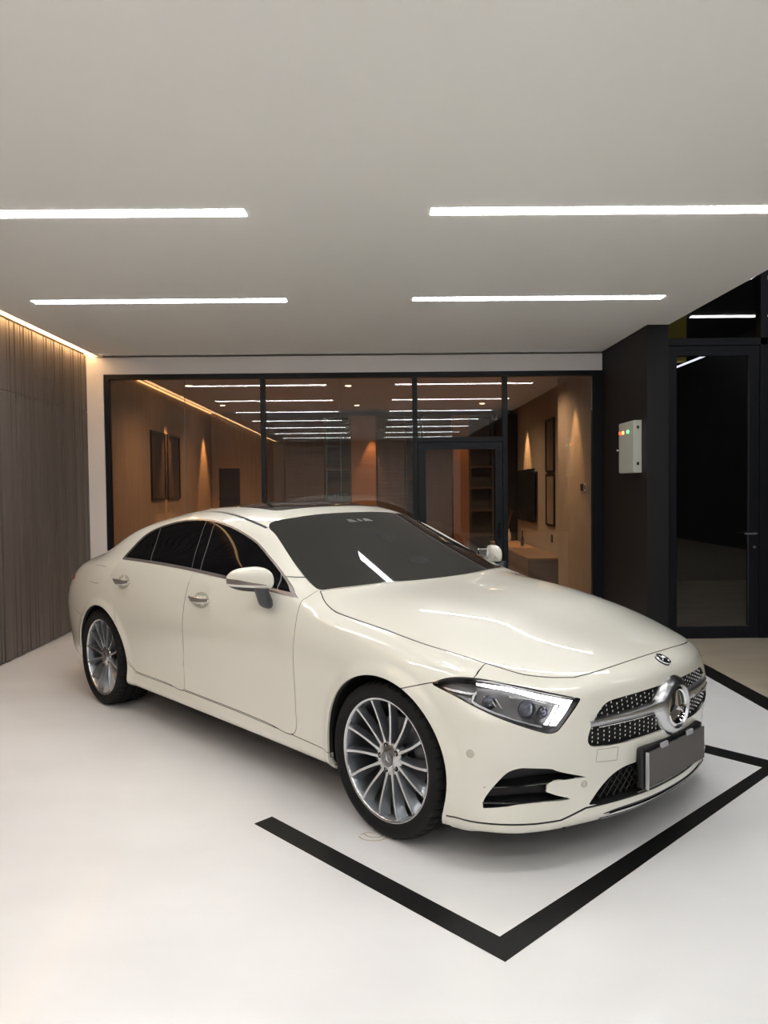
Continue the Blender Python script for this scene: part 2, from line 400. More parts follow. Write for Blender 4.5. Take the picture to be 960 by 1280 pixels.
S.cut(S.field(circle(-.005, .338, .375), XZ, side), OPEN)
S.cut(S.field(circle(-2.905, .335, .382), XZ, side), OPEN)
# front openings
g_out = runs([(0,.674),(.16,.671),(.285,.665),(.39,.657),(.430,.645),(.463,.621),(.498,.585),(.517,.553)], [(.526,.528),(.524,.505),(.505,.488),(.47,.481),(.39,.479),(.26,.480),(.13,.482),(0,.483)], [(-.05,.483),(-.05,.674)])
front = lambda V: V[:, 0] > .3
for o_, gd in ((g_out, front),): S.refine_near(S.field(o_, YZ, gd), .02)
S.cut(S.field(g_out, YZ, front), GRILLE)
lowin = runs([(0,.385),(.18,.383),(.262,.379),(.33,.373),(.391,.350),(.448,.306)], [(.507,.250),(.45,.243),(.30,.244),(.12,.247),(0,.248)], [(-.05,.248),(-.05,.385)])
S.refine_near(S.field(lowin, YZ, front), .015)
S.cut(S.field(lowin, YZ, front), LOWIN)
intake = runs([(.852,.262),(.849,.285),(.836,.315),(.814,.357),(.787,.403),(.758,.4205),(.731,.422),(.66,.415),(.626,.400)], [(.513,.363),(.576,.3635),(.655,.3585)], [(.668,.322)], [(.635,.306),(.583,.284)], [(.679,.284),(.756,.279),(.80,.270)], n=5)
S.refine_near(S.field(intake, YZ, front), .02, 2)
S.cut(S.field(intake, YZ, front), INTAKE)
# headlight
lampo = runs([(-.43,.719),(-.389,.737),(-.341,.746),(-.294,.747),(-.246,.744),(-.184,.736),(-.121,.726),(-.06,.716),(.001,.705),(.079,.690)], [(.140,.676),(.119,.650),(.091,.620),(.060,.585),(.040,.567),(.012,.562),(-.023,.570),(-.1,.594),(-.192,.625),(-.283,.661),(-.344,.687),(-.39,.704)])
nose = lambda V: (V[:, 0] > .15) & (V[:, 1] < -.45) & (V[:, 2] > .5)
S.refine_near(S.field(lampo, SZ, nose), .02, 2)
S.cut(S.field(lampo, SZ, nose), LAMPRIM, off=-.006)
S.cut(S.field(lampo, SZ, nose), LAMP, on=(LAMPRIM,))
# windscreen, rear window, sun roof, black roof gutter
ws = runs([(-1.268,-.05),(-1.268,0),(-1.270,.13),(-1.285,.40),(-1.305,.585)], [(-1.18,.628),(-.954,.690),(-.78,.728),(-.70,.742)], [(-.662,.746),(-.625,.725),(-.56,.606),(-.51,.42),(-.475,.221),(-.465,0),(-.465,-.05)])
S.cut(S.field(ws, XY, lambda V: (V[:, 2] > .9) & (V[:, 0] > -1.6)), SCREENRIM, off=-.004)
S.cut(S.field(ws, XY, lambda V: (V[:, 2] > .9) & (V[:, 0] > -1.6)), WS, on=(SCREENRIM,))
rw = runs([(-2.52,-.05),(-2.52,0),(-2.54,.3),(-2.60,.50)], [(-2.8,.545),(-3.05,.595),(-3.17,.62)], [(-3.24,.58),(-3.34,.3),(-3.37,0),(-3.37,-.05)])
S.cut(S.field(rw, XY, lambda V: (V[:, 2] > 1.0) & (V[:, 0] < -2.3)), RW)
sun = runs([(-1.40,-.05),(-1.40,0),(-1.405,.17),(-1.43,.36),(-1.47,.435)], [(-1.55,.455),(-1.9,.455),(-2.2,.45)], [(-2.28,.42),(-2.32,.2),(-2.32,0),(-2.32,-.05)])
S.cut(S.field(sun, XY, lambda V: V[:, 2] > 1.2), SUN)
drip = cr([(-2.95,.50),(-2.6,.515),(-2.3,.532),(-2.0,.553),(-1.711,.590),(-1.464,.612),(-1.30,.618)])
fd = S.field(drip, XY, lambda V: V[:, 2] > 1.15, closed=False)
S.refine_near(lambda V: fd(V), .03, 2)
S.cut(lambda V: fd(V)-.0075, DRIP)
# side glass with its bright surround
dlo = runs([(-2.707,1.046),(-2.694,1.097),(-2.662,1.166),(-2.598,1.224),(-2.484,1.268),(-2.314,1.305),(-2.114,1.328),(-1.907,1.334),(-1.736,1.322),(-1.517,1.287),(-1.311,1.236),(-1.204,1.199),(-1.02,1.120),(-.835,1.037)], [(-.672,.974),(-.856,.984),(-1.10,1.002),(-1.343,1.017),(-1.721,1.034),(-1.928,1.040),(-2.142,1.044),(-2.367,1.046)], n=8)
fdlo = S.field(dlo, XZ, lambda V: (V[:, 1] < -.5) & (V[:, 2] > .9))
S.refine_near(fdlo, .02)
S.cut(fdlo, CHR); S.cut(fdlo, GLASS, on=(CHR,), off=.0085)
low = cr([(-2.76,1.062),(-2.367,1.062),(-2.142,1.061),(-1.928,1.057),(-1.721,1.051),(-1.343,1.034),(-1.10,1.019),(-.856,1.001),(-.64,.989)], 8)
below = runs([tuple(p) for p in low], [(-.60,.90)], [(-2.9,.90)], n=2)
S.cut(S.field(below, XZ, lambda V: (V[:, 1] < -.5) & (V[:, 2] > .9)), CHR, on=(GLASS,))
def band(pts, w, label, on):
    fb = S.field(cr(pts, 8), XZ, lambda V: (V[:, 1] < -.5) & (V[:, 2] > .9), closed=False)
    S.refine_near(fb, .03, 3)
    S.cut(lambda V: fb(V)-w, label, on=on)
def ahead(pts, label, on):         # everything in front of a line
    P = np.vstack([cr(pts, 8), [(.5, pts[-1][1]), (.5, pts[0][1])]])
    S.cut(lambda V: np.where((V[:, 1] < -.5) & (V[:, 2] > .9) & (V[:, 2] < 1.4), sdist(XZ(V), P), 5.), label, on=on)
p3 = [(-1.806,1.38),(-1.791,1.314),(-1.706,1.17),(-1.648,1.049),(-1.61,.93)]
p2 = [(-1.910,1.38),(-1.896,1.316),(-1.818,1.17),(-1.745,1.043),(-1.71,.93)]
p1 = [(-2.50,1.30),(-2.44,1.244),(-2.36,1.14),(-2.293,1.055),(-2.27,1.0)]
p4 = [(-1.005,1.13),(-.955,1.09),(-.90,1.04),(-.845,.985),(-.80,.93)]
ahead(p2, BPIL, (GLASS,)); ahead(p3, FGL, (BPIL,)); ahead(p4, MIRT, (FGL,))
P1 = np.vstack([cr(p1, 8), [(-3.2, 1.0), (-3.2, 1.30)]])
S.cut(lambda V: np.where((V[:, 1] < -.5) & (V[:, 2] > .9), sdist(XZ(V), P1), 5.), QGL, on=(GLASS,))
for q_, p in enumerate((p1, p2, p3, p4)): band(p, .0028, 40+q_, (GLASS, BPIL, FGL, QGL, MIRT))
# hood
hood = runs([(-.457,-.05),(-.457,0),(-.467,.221),(-.50,.42),(-.55,.606),(-.612,.725),(-.632,.750)], [(-.60,.768),(-.562,.788),(-.51,.806),(-.45,.818),(-.393,.8225),(-.199,.818),(.09,.795),(.25,.757),(.379,.714),(.50,.668),(.561,.636),(.63,.577)], [(.690,.500),(.722,.40),(.745,.28),(.757,.14),(.759,0),(.759,-.05)])
fh = S.field(hood, XY, lambda V: (V[:, 2] > .6) & (V[:, 0] > -.8))
S.cut(fh, GAP, off=-.0028); S.cut(fh, HOOD, on=(GAP,), off=.0028)
def panel(pts, label, guard, on=(BODY,), g=.0021, proj=XZ):
    f = S.field(pts, proj, guard)
    S.cut(f, 60, on=on, off=-g); S.cut(f, label, on=(60,), off=g); S.L[S.L == 60] = GAP
# tail lamps and rear bumper, boot lid
tail = np.array([(-5,.775),(-3.93,.785),(-3.75,.812),(-3.56,.842),(-3.545,.855),(-3.60,.868),(-3.75,.883),(-3.95,.893),(-5,.90)])
S.cut(S.field(tail, XZ, lambda V: (V[:, 0] < -3.4) & (V[:, 1] < -.22)), TAIL)
fdoor = runs([(-1.690,1.06),(-1.722,.97),(-1.731,.866),(-1.740,.72),(-1.752,.60),(-1.782,.471)], [(-1.782,.313),(-1.4,.311),(-1.168,.309),(-.9,.303),(-.674,.298)], [(-.650,.45),(-.632,.65),(-.626,.78),(-.630,.857),(-.640,.952)], [(-.655,1.06)])
rdoor = runs([(-2.715,1.06)], [(-2.752,.985),(-2.785,.93),(-2.789,.88),(-2.766,.815),(-2.703,.735),(-2.650,.66),(-2.607,.562),(-2.560,.455),(-2.520,.39),(-2.46,.335),(-2.403,.318)], [(-2.2,.316),(-2.0,.314),(-1.785,.313)], [(-1.785,.471),(-1.755,.60),(-1.743,.72),(-1.734,.866),(-1.725,.97),(-1.693,1.06)])
panel(fdoor, FDOOR, lambda V: (V[:, 1] < -.6) & (V[:, 2] < 1.07))
panel(rdoor, RDOOR, lambda V: (V[:, 1] < -.6) & (V[:, 2] < 1.07))
skirt = runs([(-2.56,.395),(-2.52,.362),(-2.45,.325),(-2.39,.309)], [(-2.0,.3075),(-1.4,.304),(-1.168,.302),(-.9,.296),(-.674,.291)], [(-.52,.286),(-.34,.280)], [(-.25,.28),(-.25,0)], [(-2.7,0)], [(-2.7,.395)])
panel(skirt, SKIRT, lambda V: (V[:, 1] < -.6) & (V[:, 2] < .5) & (V[:, 0] < -.2) & (V[:, 0] > -2.75))
# front bumper skin, splitter, fuel flap
bump = runs([(.05,.658),(.10,.672),(.147,.687),(.2,.703),(.294,.729)], [(.40,.742),(.413,.752)], [(.412,.764),(.403,.790)], [(.395,1.0)], [(1.2,1.0)], [(1.2,0)], [(.05,0)])
lip = np.array([(.36,.2065),(.44,.2045),(.55,.2055),(.66,.207),(.715,.211),(.735,.224),(.757,.240),(.84,.241),(1.2,.242),(1.2,0),(.3,0),(.3,.2065)])
flip = S.field(lip, XZ, lambda V: (V[:, 0] > .36) & (V[:, 2] < .3))
S.refine_near(flip, .015)
S.cut(flip, SEAM, off=-.0040); S.cut(flip, LIP, on=(SEAM,), off=.0030)
lipc = runs([(-.05,.203),(0,.203),(.2,.203),(.38,.202)], [(.475,.194),(.40,.183),(.2,.181),(0,.181)], [(-.05,.181)])
inlay = runs([(-.05,.216),(0,.216),(.2,.216),(.36,.214)], [(.455,.205),(.40,.200),(.2,.200),(0,.200)], [(-.05,.200)])
S.refine_near(S.field(lipc, YZ, lambda V: V[:, 0] > .6), .02)
S.cut(S.field(inlay, YZ, lambda V: V[:, 0] > .6), 32, on=(LIP,))
S.cut(S.field(lipc, YZ, lambda V: V[:, 0] > .6), LIPC, on=(LIP, 32))
panel(bump, BUMP, lambda V: V[:, 0] > .08)
rearb = runs([(-3.20,.60),(-3.33,.62),(-3.6,.66),(-3.85,.72),(-3.98,.775)], [(-5,.775)], [(-5,0)], [(-3.2,0)])
panel(rearb, REARB, lambda V: V[:, 0] < -3.15)
trunk = runs([(-3.40,-.05),(-3.40,0),(-3.37,.35),(-3.30,.60)], [(-3.5,.655),(-3.75,.66),(-3.95,.60)], [(-5,.60)], [(-5,-.05)])
panel(trunk, TRUNK, lambda V: (V[:, 2] > .78) & (V[:, 0] < -3.2), proj=XY)
fuel = runs([(-3.155,.975),(-3.172,.93),(-3.160,.885),(-3.125,.866),(-3.04,.863),(-2.95,.868),(-2.905,.895),(-2.895,.935),(-2.905,.98),(-3.03,.985)], n=5)
panel(fuel, FUEL, lambda V: V[:, 1] < -.6, g=.0012)
S.cut(S.field(circle(.457, .471, .0), XZ, lambda V: V[:, 0] > 9), BUMP)

EV = dict(edge=.010)
SEALM = mat('seal_grey', (.085, .085, .09), .35)
S.part([GAP], 'panel_gap', LINER, car, edge=.002, shift=-.0022)
S.part([BODY], 'body_shell', PAINT, car, **EV)
S.part([HOOD], 'hood', PAINT, car, **EV)
S.part([BUMP], 'front_bumper', PAINT, car, **EV)
S.part([REARB], 'rear_bumper', PAINT, car, **EV)
S.part([LIP], 'front_splitter', PAINT, car, edge=.010, shift=.004)
S.part([SEAM], 'splitter_seam', LINER, car, edge=.003, shift=-.001)
o = S.part([LIPC], 'splitter_trim', CHROME, car, edge=.01, shift=.008); tag(o, 'chrome splitter strip')
S.part([32], 'splitter_inlay', GLOSSB, car, edge=.006, shift=.001)
S.part([TRUNK], 'boot_lid', PAINT, car, **EV)
# the screen is one barrel-shaped sheet fitted to its own outline, without the hollow of the cowl
SW = Surf(S.V, S.N, S.T); SW.L = S.L
bd = np.array([(x, y) for x, y in ws if y > -.001]); Q = []
for x, y in bd:
    d = (S.V[:, 0]-x)**2+(S.V[:, 1]+y)**2+np.where(S.V[:, 2] < .9, 9, 0); k = int(np.argmin(d)); w_ = 3. if x > -.7 else 1.
    Q.append((x, y, S.V[k, 2], w_))
Q = np.array(Q); bas = lambda x, y: np.stack([np.ones_like(x), x, x*x, y*y, x*y*y, y**4], 1)
A = bas(Q[:, 0], Q[:, 1])*Q[:, 3:4]; cf = np.linalg.lstsq(A, Q[:, 2]*Q[:, 3], rcond=None)[0]
print('screen fit', np.abs(bas(Q[:, 0], Q[:, 1])@cf-Q[:, 2]).max())
iw = np.unique(SW.T[np.isin(SW.L, [WS, SCREENRIM])]); x, y = SW.V[iw, 0], SW.V[iw, 1]
SW.V[iw, 2] = bas(x, y)@cf
gx = cf[1]+2*cf[2]*x+cf[4]*y*y; gy = 2*cf[3]*y+2*cf[4]*x*y+4*cf[5]*y**3; nn = np.stack([-gx, -gy, np.ones_like(gx)], 1); SW.N[iw] = nn/np.linalg.norm(nn, axis=1, keepdims=True)
SW.part([WS], 'windscreen', WSG, car, edge=.006, shift=-.001)
SW.part([SCREENRIM], 'windscreen_seal', GLOSSB, car, edge=.010, shift=-.001)
S.part([RW], 'rear_window', TINT, car, edge=.006, shift=-.002)
S.part([SUN], 'sunroof_glass', GLOSSB, car, edge=.006, shift=-.001)
doors = {}
for sd in 'RL':
    doors['F'+sd] = S.part([FDOOR], 'front_door', PAINT, car, side=sd, **EV)
    doors['R'+sd] = S.part([RDOOR], 'rear_door', PAINT, car, side=sd, **EV)
    S.part([FGL], 'door_window', TINT, doors['F'+sd], side=sd, edge=.005, shift=-.005)
    S.part([GLASS], 'door_window', TINT, doors['R'+sd], side=sd, edge=.005, shift=-.005)
    S.part([QGL], 'quarter_window', TINT, doors['R'+sd], side=sd, edge=.005, shift=-.005)
    S.part([MIRT], 'mirror_triangle', TINT, doors['F'+sd], side=sd, edge=.005, shift=-.003)
    S.part([BPIL], 'door_pillar_trim', TINT, doors['R'+sd], side=sd, edge=.005, shift=-.003)
    for q_ in range(4): S.part([40+q_], 'window_seal', SEALM, doors[('F' if q_ > 1 else 'R')+sd], side=sd, edge=.004, shift=-.003)
    o = S.part([CHR], 'window_trim', DCHROME, car, side=sd, edge=.006, shift=.002); tag(o, 'dark chrome window surround')
    S.part([DRIP], 'roof_gutter', BLACKP, car, side=sd, edge=.004, shift=-.005)
    S.part([SKIRT], 'side_skirt', PAINT, car, side=sd, edge=.03)
    S.part([FUEL], 'fuel_flap', PAINT, car, side=sd, edge=.006) if sd == 'R' else S.part([FUEL], 'quarter_cover', PAINT, car, side=sd, edge=.006)
    S.part([TAIL], 'tail_light', REDL, car, side=sd, edge=.02)
# dark liner that closes the gaps from behind, without the wheel arches and the deep openings
o = S.part([BODY, HOOD, BUMP, FDOOR, RDOOR, SKIRT, REARB, TRUNK, FUEL, GAP, LIP, LIPC, SCREENRIM, WS, CHR, 40, 41, 42, 43, TAIL, BPIL, GLASS, FGL, QGL, MIRT, DRIP, RW, SUN], 'inner_liner', LINER, car, edge=.02, shift=-.011)

# ---- wheel wells, underbody
for x, cz in ((-.005, .338), (-2.905, .335)):
    for sy in (-1, 1):
        r = .385 if x > -1 else .392
        mb = MB(); prof = [(r, sy*.885), (r, sy*.60)]
        n = 40; V = []; F = []
        for i in range(n+1):
            t = math.radians(-28+236*i/n)
            for yy in (.90, .58): V.append((x+r*math.cos(t), sy*yy, max(cz+r*math.sin(t), .225)))
        for i in range(n): F.append((2*i, 2*i+1, 2*i+3, 2*i+2))
        F.append(tuple(2*i+1 for i in range(n+1)))
        mb.add(V, F).build('wheel_well', BLACKP, car, smooth=40)
mb = MB(); mb.box((-3.85, -.60, .17), (.45, .60, .26)); mb.box((-2.40, -.80, .20), (-.52, .80, .26)); mb.box((.38, -.62, .17), (.72, .62, .23)); mb.box((-3.9,-.72,.28), (-3.35,.72,.34))
mb.build('underbody', LINER, car, bevel=.01)

# ---- grille
gr = S.part([GRILLE], 'grille', LINER, car, floor=.030, edge=.012)
def on_front(y, z):
    """x of the nose surface at (y, z)"""
    m = (SV[:, 0] > .5); Q = SV[m]; d = (Q[:, 1]+abs(y))**2+(Q[:, 2]-z)**2; k = np.argsort(d)[:4]; w = 1/(d[k]+1e-6)
    return float((Q[k, 0]*w).sum()/w.sum())
SV = V0
mb = MB()
def stud(y, z, x, r=.0050):
    V = [(x+.002, y, z)]; n = 6
    for j in range(n): V.append((x, y+r*math.cos(2*PI*j/n), z+r*math.sin(2*PI*j/n)))
    mb.add(V, [(0, 1+j, 1+(j+1) % n) for j in range(n)], 0)
    mb.tube([(x-.014, y, z), (x-.001, y, z)], .0014, 1, 4)
for i in range(-19, 20):
    for j in range(14):
        y = i*.0275; z = .487+j*.0175+(.00875 if i % 2 else 0)
        if abs(y) < .13 and (abs(z-.565) < .13): continue
        zb = .5855-.008*abs(y)/.5
        if abs(z-zb) < .026-.012*(abs(y)-.19)/.3: continue
        if sdist(np.array([(abs(y), z)]), g_out)[0] > -.010: continue
        stud(y, z, on_front(y, z)-.012)
mb.build('diamond_grille_insert', [mat('stud_pale', (.80, .80, .80), .35, .1), LINER], gr, smooth=40, recalc=False)['kind'] = 'stuff'
# two winged bars running to the round centre
for sy in (-1, 1):
    mb = MB(); V = []; ys = np.linspace(.10, .512, 15)
    prof = lambda u: [(-.020, -.020), (.004, -.019), (.010, -.006), (.012, .002), (.010, .016), (.004, .020), (-.020, .022)]
    for y in ys:
        u = (y-.10)/.412; zc = .590-.013*u; hs = 1.15-.55*u; xs = on_front(y, zc)+.006*(1-u)-.006*u
        for dx, dz in prof(u): V.append((xs+dx, sy*y, zc+dz*hs))
    m7 = 7; F = [(i*m7+j, i*m7+j+1, (i+1)*m7+j+1, (i+1)*m7+j) for i in range(len(ys)-1) for j in range(m7-1)]
    F += [tuple(range(m7)), tuple(range((len(ys)-1)*m7, len(ys)*m7))]
    ob = mb.add(V, F).build('grille_bar', SATIN, gr, smooth=35)
    mb = MB(); mb.tube([(on_front(y, .578)+.017-.009*(y-.1)/.41, sy*y, .5765-.013*(y-.10)/.412+.001) for y in ys[3:-1]], .0036, n=6).build('bar_edge', CHROME, gr, smooth=60)
mb = MB(); mb.lathe([(.135,-.020),(.133,.004),(.126,.020),(.112,.034),(.100,.041),(.093,.042),(.088,.036),(.086,.022),(.0,.022)], 72, axis='X', centre=(.848,0,.568))
mb.build('badge_housing', SATIN, gr, smooth=40)
def star_badge(R, x, parent, y=0, z=.568, th=.008):
    mb = MB(); mb.lathe([(R,-.004),(R,.004),(R-.012*R/.088,.007),(R-.018*R/.088,.002),(R-.018*R/.088,-.004)], 64, axis='X', centre=(x, y, z), closed=True)
    for k in range(3):
        a = PI/2+k*2*PI/3; d = (math.cos(a), math.sin(a)); p = (-d[1], d[0]); w = R*.165; L = R*.93
        V = [(x-.002, y+p[0]*w*1.0, z+p[1]*w*1.0), (x-.002, y-p[0]*w, z-p[1]*w), (x+th, y, z), (x, y+d[0]*L, z+d[1]*L), (x-.002, y-d[0]*w*.9, z-d[1]*w*.9)]
        mb.add(V, [(0, 2, 3), (2, 1, 3), (0, 3, 1), (0, 4, 2), (4, 1, 2)])
    return mb.build('star_emblem', CHROME, parent, smooth=25)
mb = MB(); mb.lathe([(.0,.0),(.080,.0),(.080,-.004),(.0,-.004)], 48, axis='X', centre=(.871,0,.568)); mb.build('emblem_backing', mat('emblem_dark_glass', (.045,.043,.036), .08, .4, 1), gr, smooth=40)
star_badge(.086, .878, gr)
# lower grille and corner intakes
lg = S.part([LOWIN], 'lower_grille', LINER, car, floor=.075)
mb = MB()
for sgn in (-1, 1):
    for k in range(-26, 27):
        y0 = k*.036; pts = []
        for zz in (.250, .384):
            y = y0+sgn*(zz-.317)*.9
            pts.append((y, zz))
        # clip the slanted bar to the opening
        seg = [(pts[0][0]+(pts[1][0]-pts[0][0])*t, pts[0][1]+(pts[1][1]-pts[0][1])*t) for t in np.linspace(0, 1, 22)]
        ins = sdist(np.array([(abs(a), b) for a, b in seg]), lowin) < -.004
        seg = [q for q, i in zip(seg, ins) if i]
        if len(seg) > 1: mb.tube([(on_front(y, z)-.035, y, z) for y, z in (seg[0], seg[-1])], .0032, n=4)
mb.build('mesh_insert', mat('mesh_black', (.012,.012,.012), .6), lg, smooth=30)
for sd, sy in (('R', -1), ('L', 1)):
    it = S.part([INTAKE], 'air_intake', BLACKP, car, side=sd, floor=.055)
    for (a, b) in (((.565,.3655), (.845,.340)), ((.60,.2865), (.852,.282))):
        mb = MB(); V = []; n = 12
        for i in range(n+1):
            t = i/n; y = a[0]+(b[0]-a[0])*t; z = a[1]+(b[1]-a[1])*t; xs = on_front(y, z); h = .004+.013*math.sin(PI*min(t*1.1, 1))+.004*t
            nx, ny = .74, .67
            V += [(xs-.002, sy*y, z+.002), (xs-.004, sy*y, z-.004), (xs-.052*nx, sy*(y-.045*ny), z-.004-h), (xs-.052*nx, sy*(y-.045*ny), z+h)]
        F = [(4*i+j, 4*i+(j+1) % 4, 4*i+4+(j+1) % 4, 4*i+4+j) for i in range(n) for j in range(4)] + [(0,1,2,3), (4*n, 4*n+3, 4*n+2, 4*n+1)]
        mb.add(V, F).build('intake_blade', GLOSSB, it, smooth=30)
# ---- headlights
def on_corner(sv, z):
    m = (SV[:, 0] > .15) & (SV[:, 1] < -.4) & (SV[:, 2] > .5)
    Q, QN = SV[m], N0[m]; d = ((Q[:, 0]+Q[:, 1])*.70711-sv)**2+(Q[:, 2]-z)**2; k = np.argsort(d)[:4]; w = 1/(d[k]+1e-6); w /= w.sum()
    p = (Q[k]*w[:, None]).sum(0); nn = (QN[k]*w[:, None]).sum(0)
    return p, nn/np.linalg.norm(nn)
def lamp_patch(poly, depth, thick, m, name, parent, sy):
    """a solid that follows the lamp surface: outline in (s, z), sunk by depth"""
    L = len(poly); V = []
    for sv, z in poly:
        p, nn = on_corner(sv, z); V += [p-nn*depth, p-nn*(depth+thick)]
    V = [(v[0], v[1]*(1 if sy < 0 else -1), v[2]) for v in V]
    F = [tuple(2*i for i in range(L)), tuple(2*i+1 for i in reversed(range(L)))] + [(2*i, 2*i+1, 2*((i+1) % L)+1, 2*((i+1) % L)) for i in range(L)]
    mb = MB(); mb.add(V, F); bm_o = mb.build(name, m, parent, smooth=30)
    return bm_o
def strip(a, b, n=10):
    """polygon between two lines a and b (in (s,z)) as a chain of quads"""
    A, B = cr(a, n), cr(b, n); return A, B
def lamp_strip(a, b, depth, thick, m, name, parent, sy, n=8):
    A, B = cr(a, n), cr(b, n); V = []
    for (p, q) in zip(A, B):
        for sv, z in (p, q):
            P, nn = on_corner(sv, z); V += [P-nn*depth, P-nn*(depth+thick)]
    V = [(v[0], v[1]*(1 if sy < 0 else -1), v[2]) for v in V]; k = len(A); F = []
    for i in range(k-1):
        o = 4*i; F += [(o, o+2, o+6, o+4), (o+1, o+5, o+7, o+3), (o, o+4, o+5, o+1), (o+2, o+3, o+7, o+6)]
    F += [(0, 1, 3, 2), (4*k-4, 4*k-2, 4*k-1, 4*k-3)]
    return MB().add(V, F).build(name, m, parent, smooth=30)
for sd, sy in (('R', -1), ('L', 1)):
    hl = S.part([LAMP], 'headlight', LAMPIN, car, side=sd, floor=.050)
    S.part([LAMPRIM], 'headlight_rim', GLOSSB, hl, side=sd, edge=.01, shift=-.001)
    S.part([LAMP], 'lamp_cover', CLEAR, hl, side=sd, edge=.001, shift=-.001)
    lamp_strip([(-.262,.7375),(-.184,.7295),(-.110,.7200),(-.03,.7060),(.04,.6930),(.117,.6760)], [(-.262,.7320),(-.184,.7180),(-.110,.7060),(-.03,.6890),(.02,.6790),(.070,.6640)], .010, .012, DRL, 'daytime_light', hl, sy)
    lamp_strip([(.070,.6640),(.050,.6330),(.030,.6020),(.019,.5850)], [(.117,.6760),(.092,.6400),(.062,.6050),(.043,.5830)], .010, .012, DRL, 'daytime_light', hl, sy)
    lamp_strip([(.045,.6620),(.022,.6240),(-.004,.5900)], [(.056,.6610),(.034,.6230),(.009,.5870)], .012, .012, DRL, 'daytime_light', hl, sy)
    lamp_strip([(-.40,.7130),(-.36,.7090),(-.30,.7030),(-.262,.7020)], [(-.385,.7060),(-.35,.7000),(-.30,.6960),(-.262,.6980)], .012, .012, SATIN, 'lamp_trim', hl, sy)
    lamp_strip([(-.262,.7100),(-.275,.6850),(-.27,.6680),(-.18,.6330),(-.08,.6020),(-.012,.5830)], [(-.268,.7060),(-.283,.6850),(-.275,.6600),(-.18,.6270),(-.08,.5960),(-.012,.5770)], .014, .014, SATIN, 'lamp_trim', hl, sy)
    lamp_strip([(-.135,.6960),(-.06,.6890),(.01,.6740)], [(-.135,.6900),(-.06,.6850),(.005,.6700)], .018, .010, SATIN, 'lamp_trim', hl, sy)
    for (sv, z, r) in ((-.072, .657, .030), (-.215, .678, .022), (-.005, .640, .014)):
        p, nn = on_corner(sv, z); d = Vector((nn[0]*.8+.35, nn[1]*.6, 0)).normalized()
        mb = MB(); mb.lathe([(r+.007,.0),(r+.007,.012),(r+.002,.016),(r,.012),(r*.85,.017),(r*.5,.022),(0,.024)], 32, axis='X')
        M = Matrix.Translation((p[0]-nn[0]*.044, (p[1]-nn[1]*.044)*(1 if sy < 0 else -1), p[2]-nn[2]*.044)) @ Vector((1,0,0)).rotation_difference(Vector((d.x, d.y*(1 if sy < 0 else -1), d.z))).to_matrix().to_4x4()
        ob = mb.build('projector_lens', LENS, hl, smooth=40); ob.matrix_parent_inverse = Matrix(); ob.matrix_local = M
    for i in range(3):
        lamp_strip([(-.235+i*.022,.694-.004*i),(-.215+i*.022,.664-.005*i)], [(-.229+i*.022,.694-.004*i),(-.209+i*.022,.664-.005*i)], .026, .012, CHROME, 'lamp_fin', hl, sy, 2)

# ---- badge on the nose, sensors, tow-eye cover
p = np.array([on_front(0, .745), 0, .745])
mb = MB(); mb.lathe([(0,.006),(.022,.006),(.026,.004),(.0285,.004),(.030,0),(.030,-.006)], 40, axis='X')
ob = mb.build('nose_badge', [mat('badge_blue_black', (.03,.035,.06), .12, .4, 1)], car, smooth=35); kk = int(np.argmin(((SV-np.array([.806, 0, .751]))**2).sum(1))); ob.location = SV[kk]+N0[kk]*.001; ob.rotation_euler = (0, -math.atan2(N0[kk][2], N0[kk][0]), 0); ob.scale = (1.15, 1.15, 1.15)
mb = MB(); mb.lathe([(.0265,.004),(.030,.004),(.030,.008),(.0265,.009)], 40, axis='X', closed=True)
for k in range(3):
    a = PI/2+k*2*PI/3; dd = (math.cos(a), math.sin(a)); pp = (-dd[1], dd[0])
    mb.add([(.006, pp[0]*.004, pp[1]*.004), (.006, -pp[0]*.004, -pp[1]*.004), (.010, 0, 0), (.007, dd[0]*.026, dd[1]*.026)], [(0,2,3), (2,1,3), (0,3,1)])
mb.build('badge_star', CHROME, ob, smooth=25)
def disc_on(y, z, r, name, m, ring=True, hx=None):
    for sy in (-1, 1):
        if hx is None: x = on_front(y, z); q = np.array([x, -y, z])
        else: q = np.array([hx, -y, z])
        d = ((SV-q)**2).sum(1); k = int(np.argmin(d)); nn = N0[k].copy(); nn[1] *= -sy*1.0 if sy > 0 else 1
        pos = SV[k]+(q-SV[k])*0; pos = q.copy(); pos = pos-N0[k]*float((q-SV[k])@N0[k]); pos[1] *= (-1 if sy > 0 else 1)
        mb = MB(); mb.lathe([(0,.0015),(r*.72,.0015),(r*.78,.0002),(r*.86,.0002),(r*.9,.0022),(r*1.0,.0014),(r*1.0,-.006)], 28, axis='X')
        ob = mb.build(name, m, car, smooth=35); ob.matrix_local = Matrix.Translation(pos) @ Vector((1,0,0)).rotation_difference(Vector(nn)).to_matrix().to_4x4()
SENS = mat('sensor_paint', (.60, .58, .49), .3, 0, 1)
disc_on(.872, .471, .017, 'parking_sensor', SENS, hx=.457)
disc_on(.523, .336, .015, 'parking_sensor', SENS)
mb = MB(); pts = [(.48,.472),(.376,.466),(.376,.410),(.48,.420)]
mb.tube([(on_front(y, z)+.0004, -y, z) for a, b in zip(pts, pts[1:]+pts[:1]) for y, z in [(a[0]+(b[0]-a[0])*t, a[1]+(b[1]-a[1])*t) for t in (0, .25, .5, .75)]], .0011, n=4, closed=True).build('tow_cover', mat('joint_shade', (.30,.29,.24), .6), car)

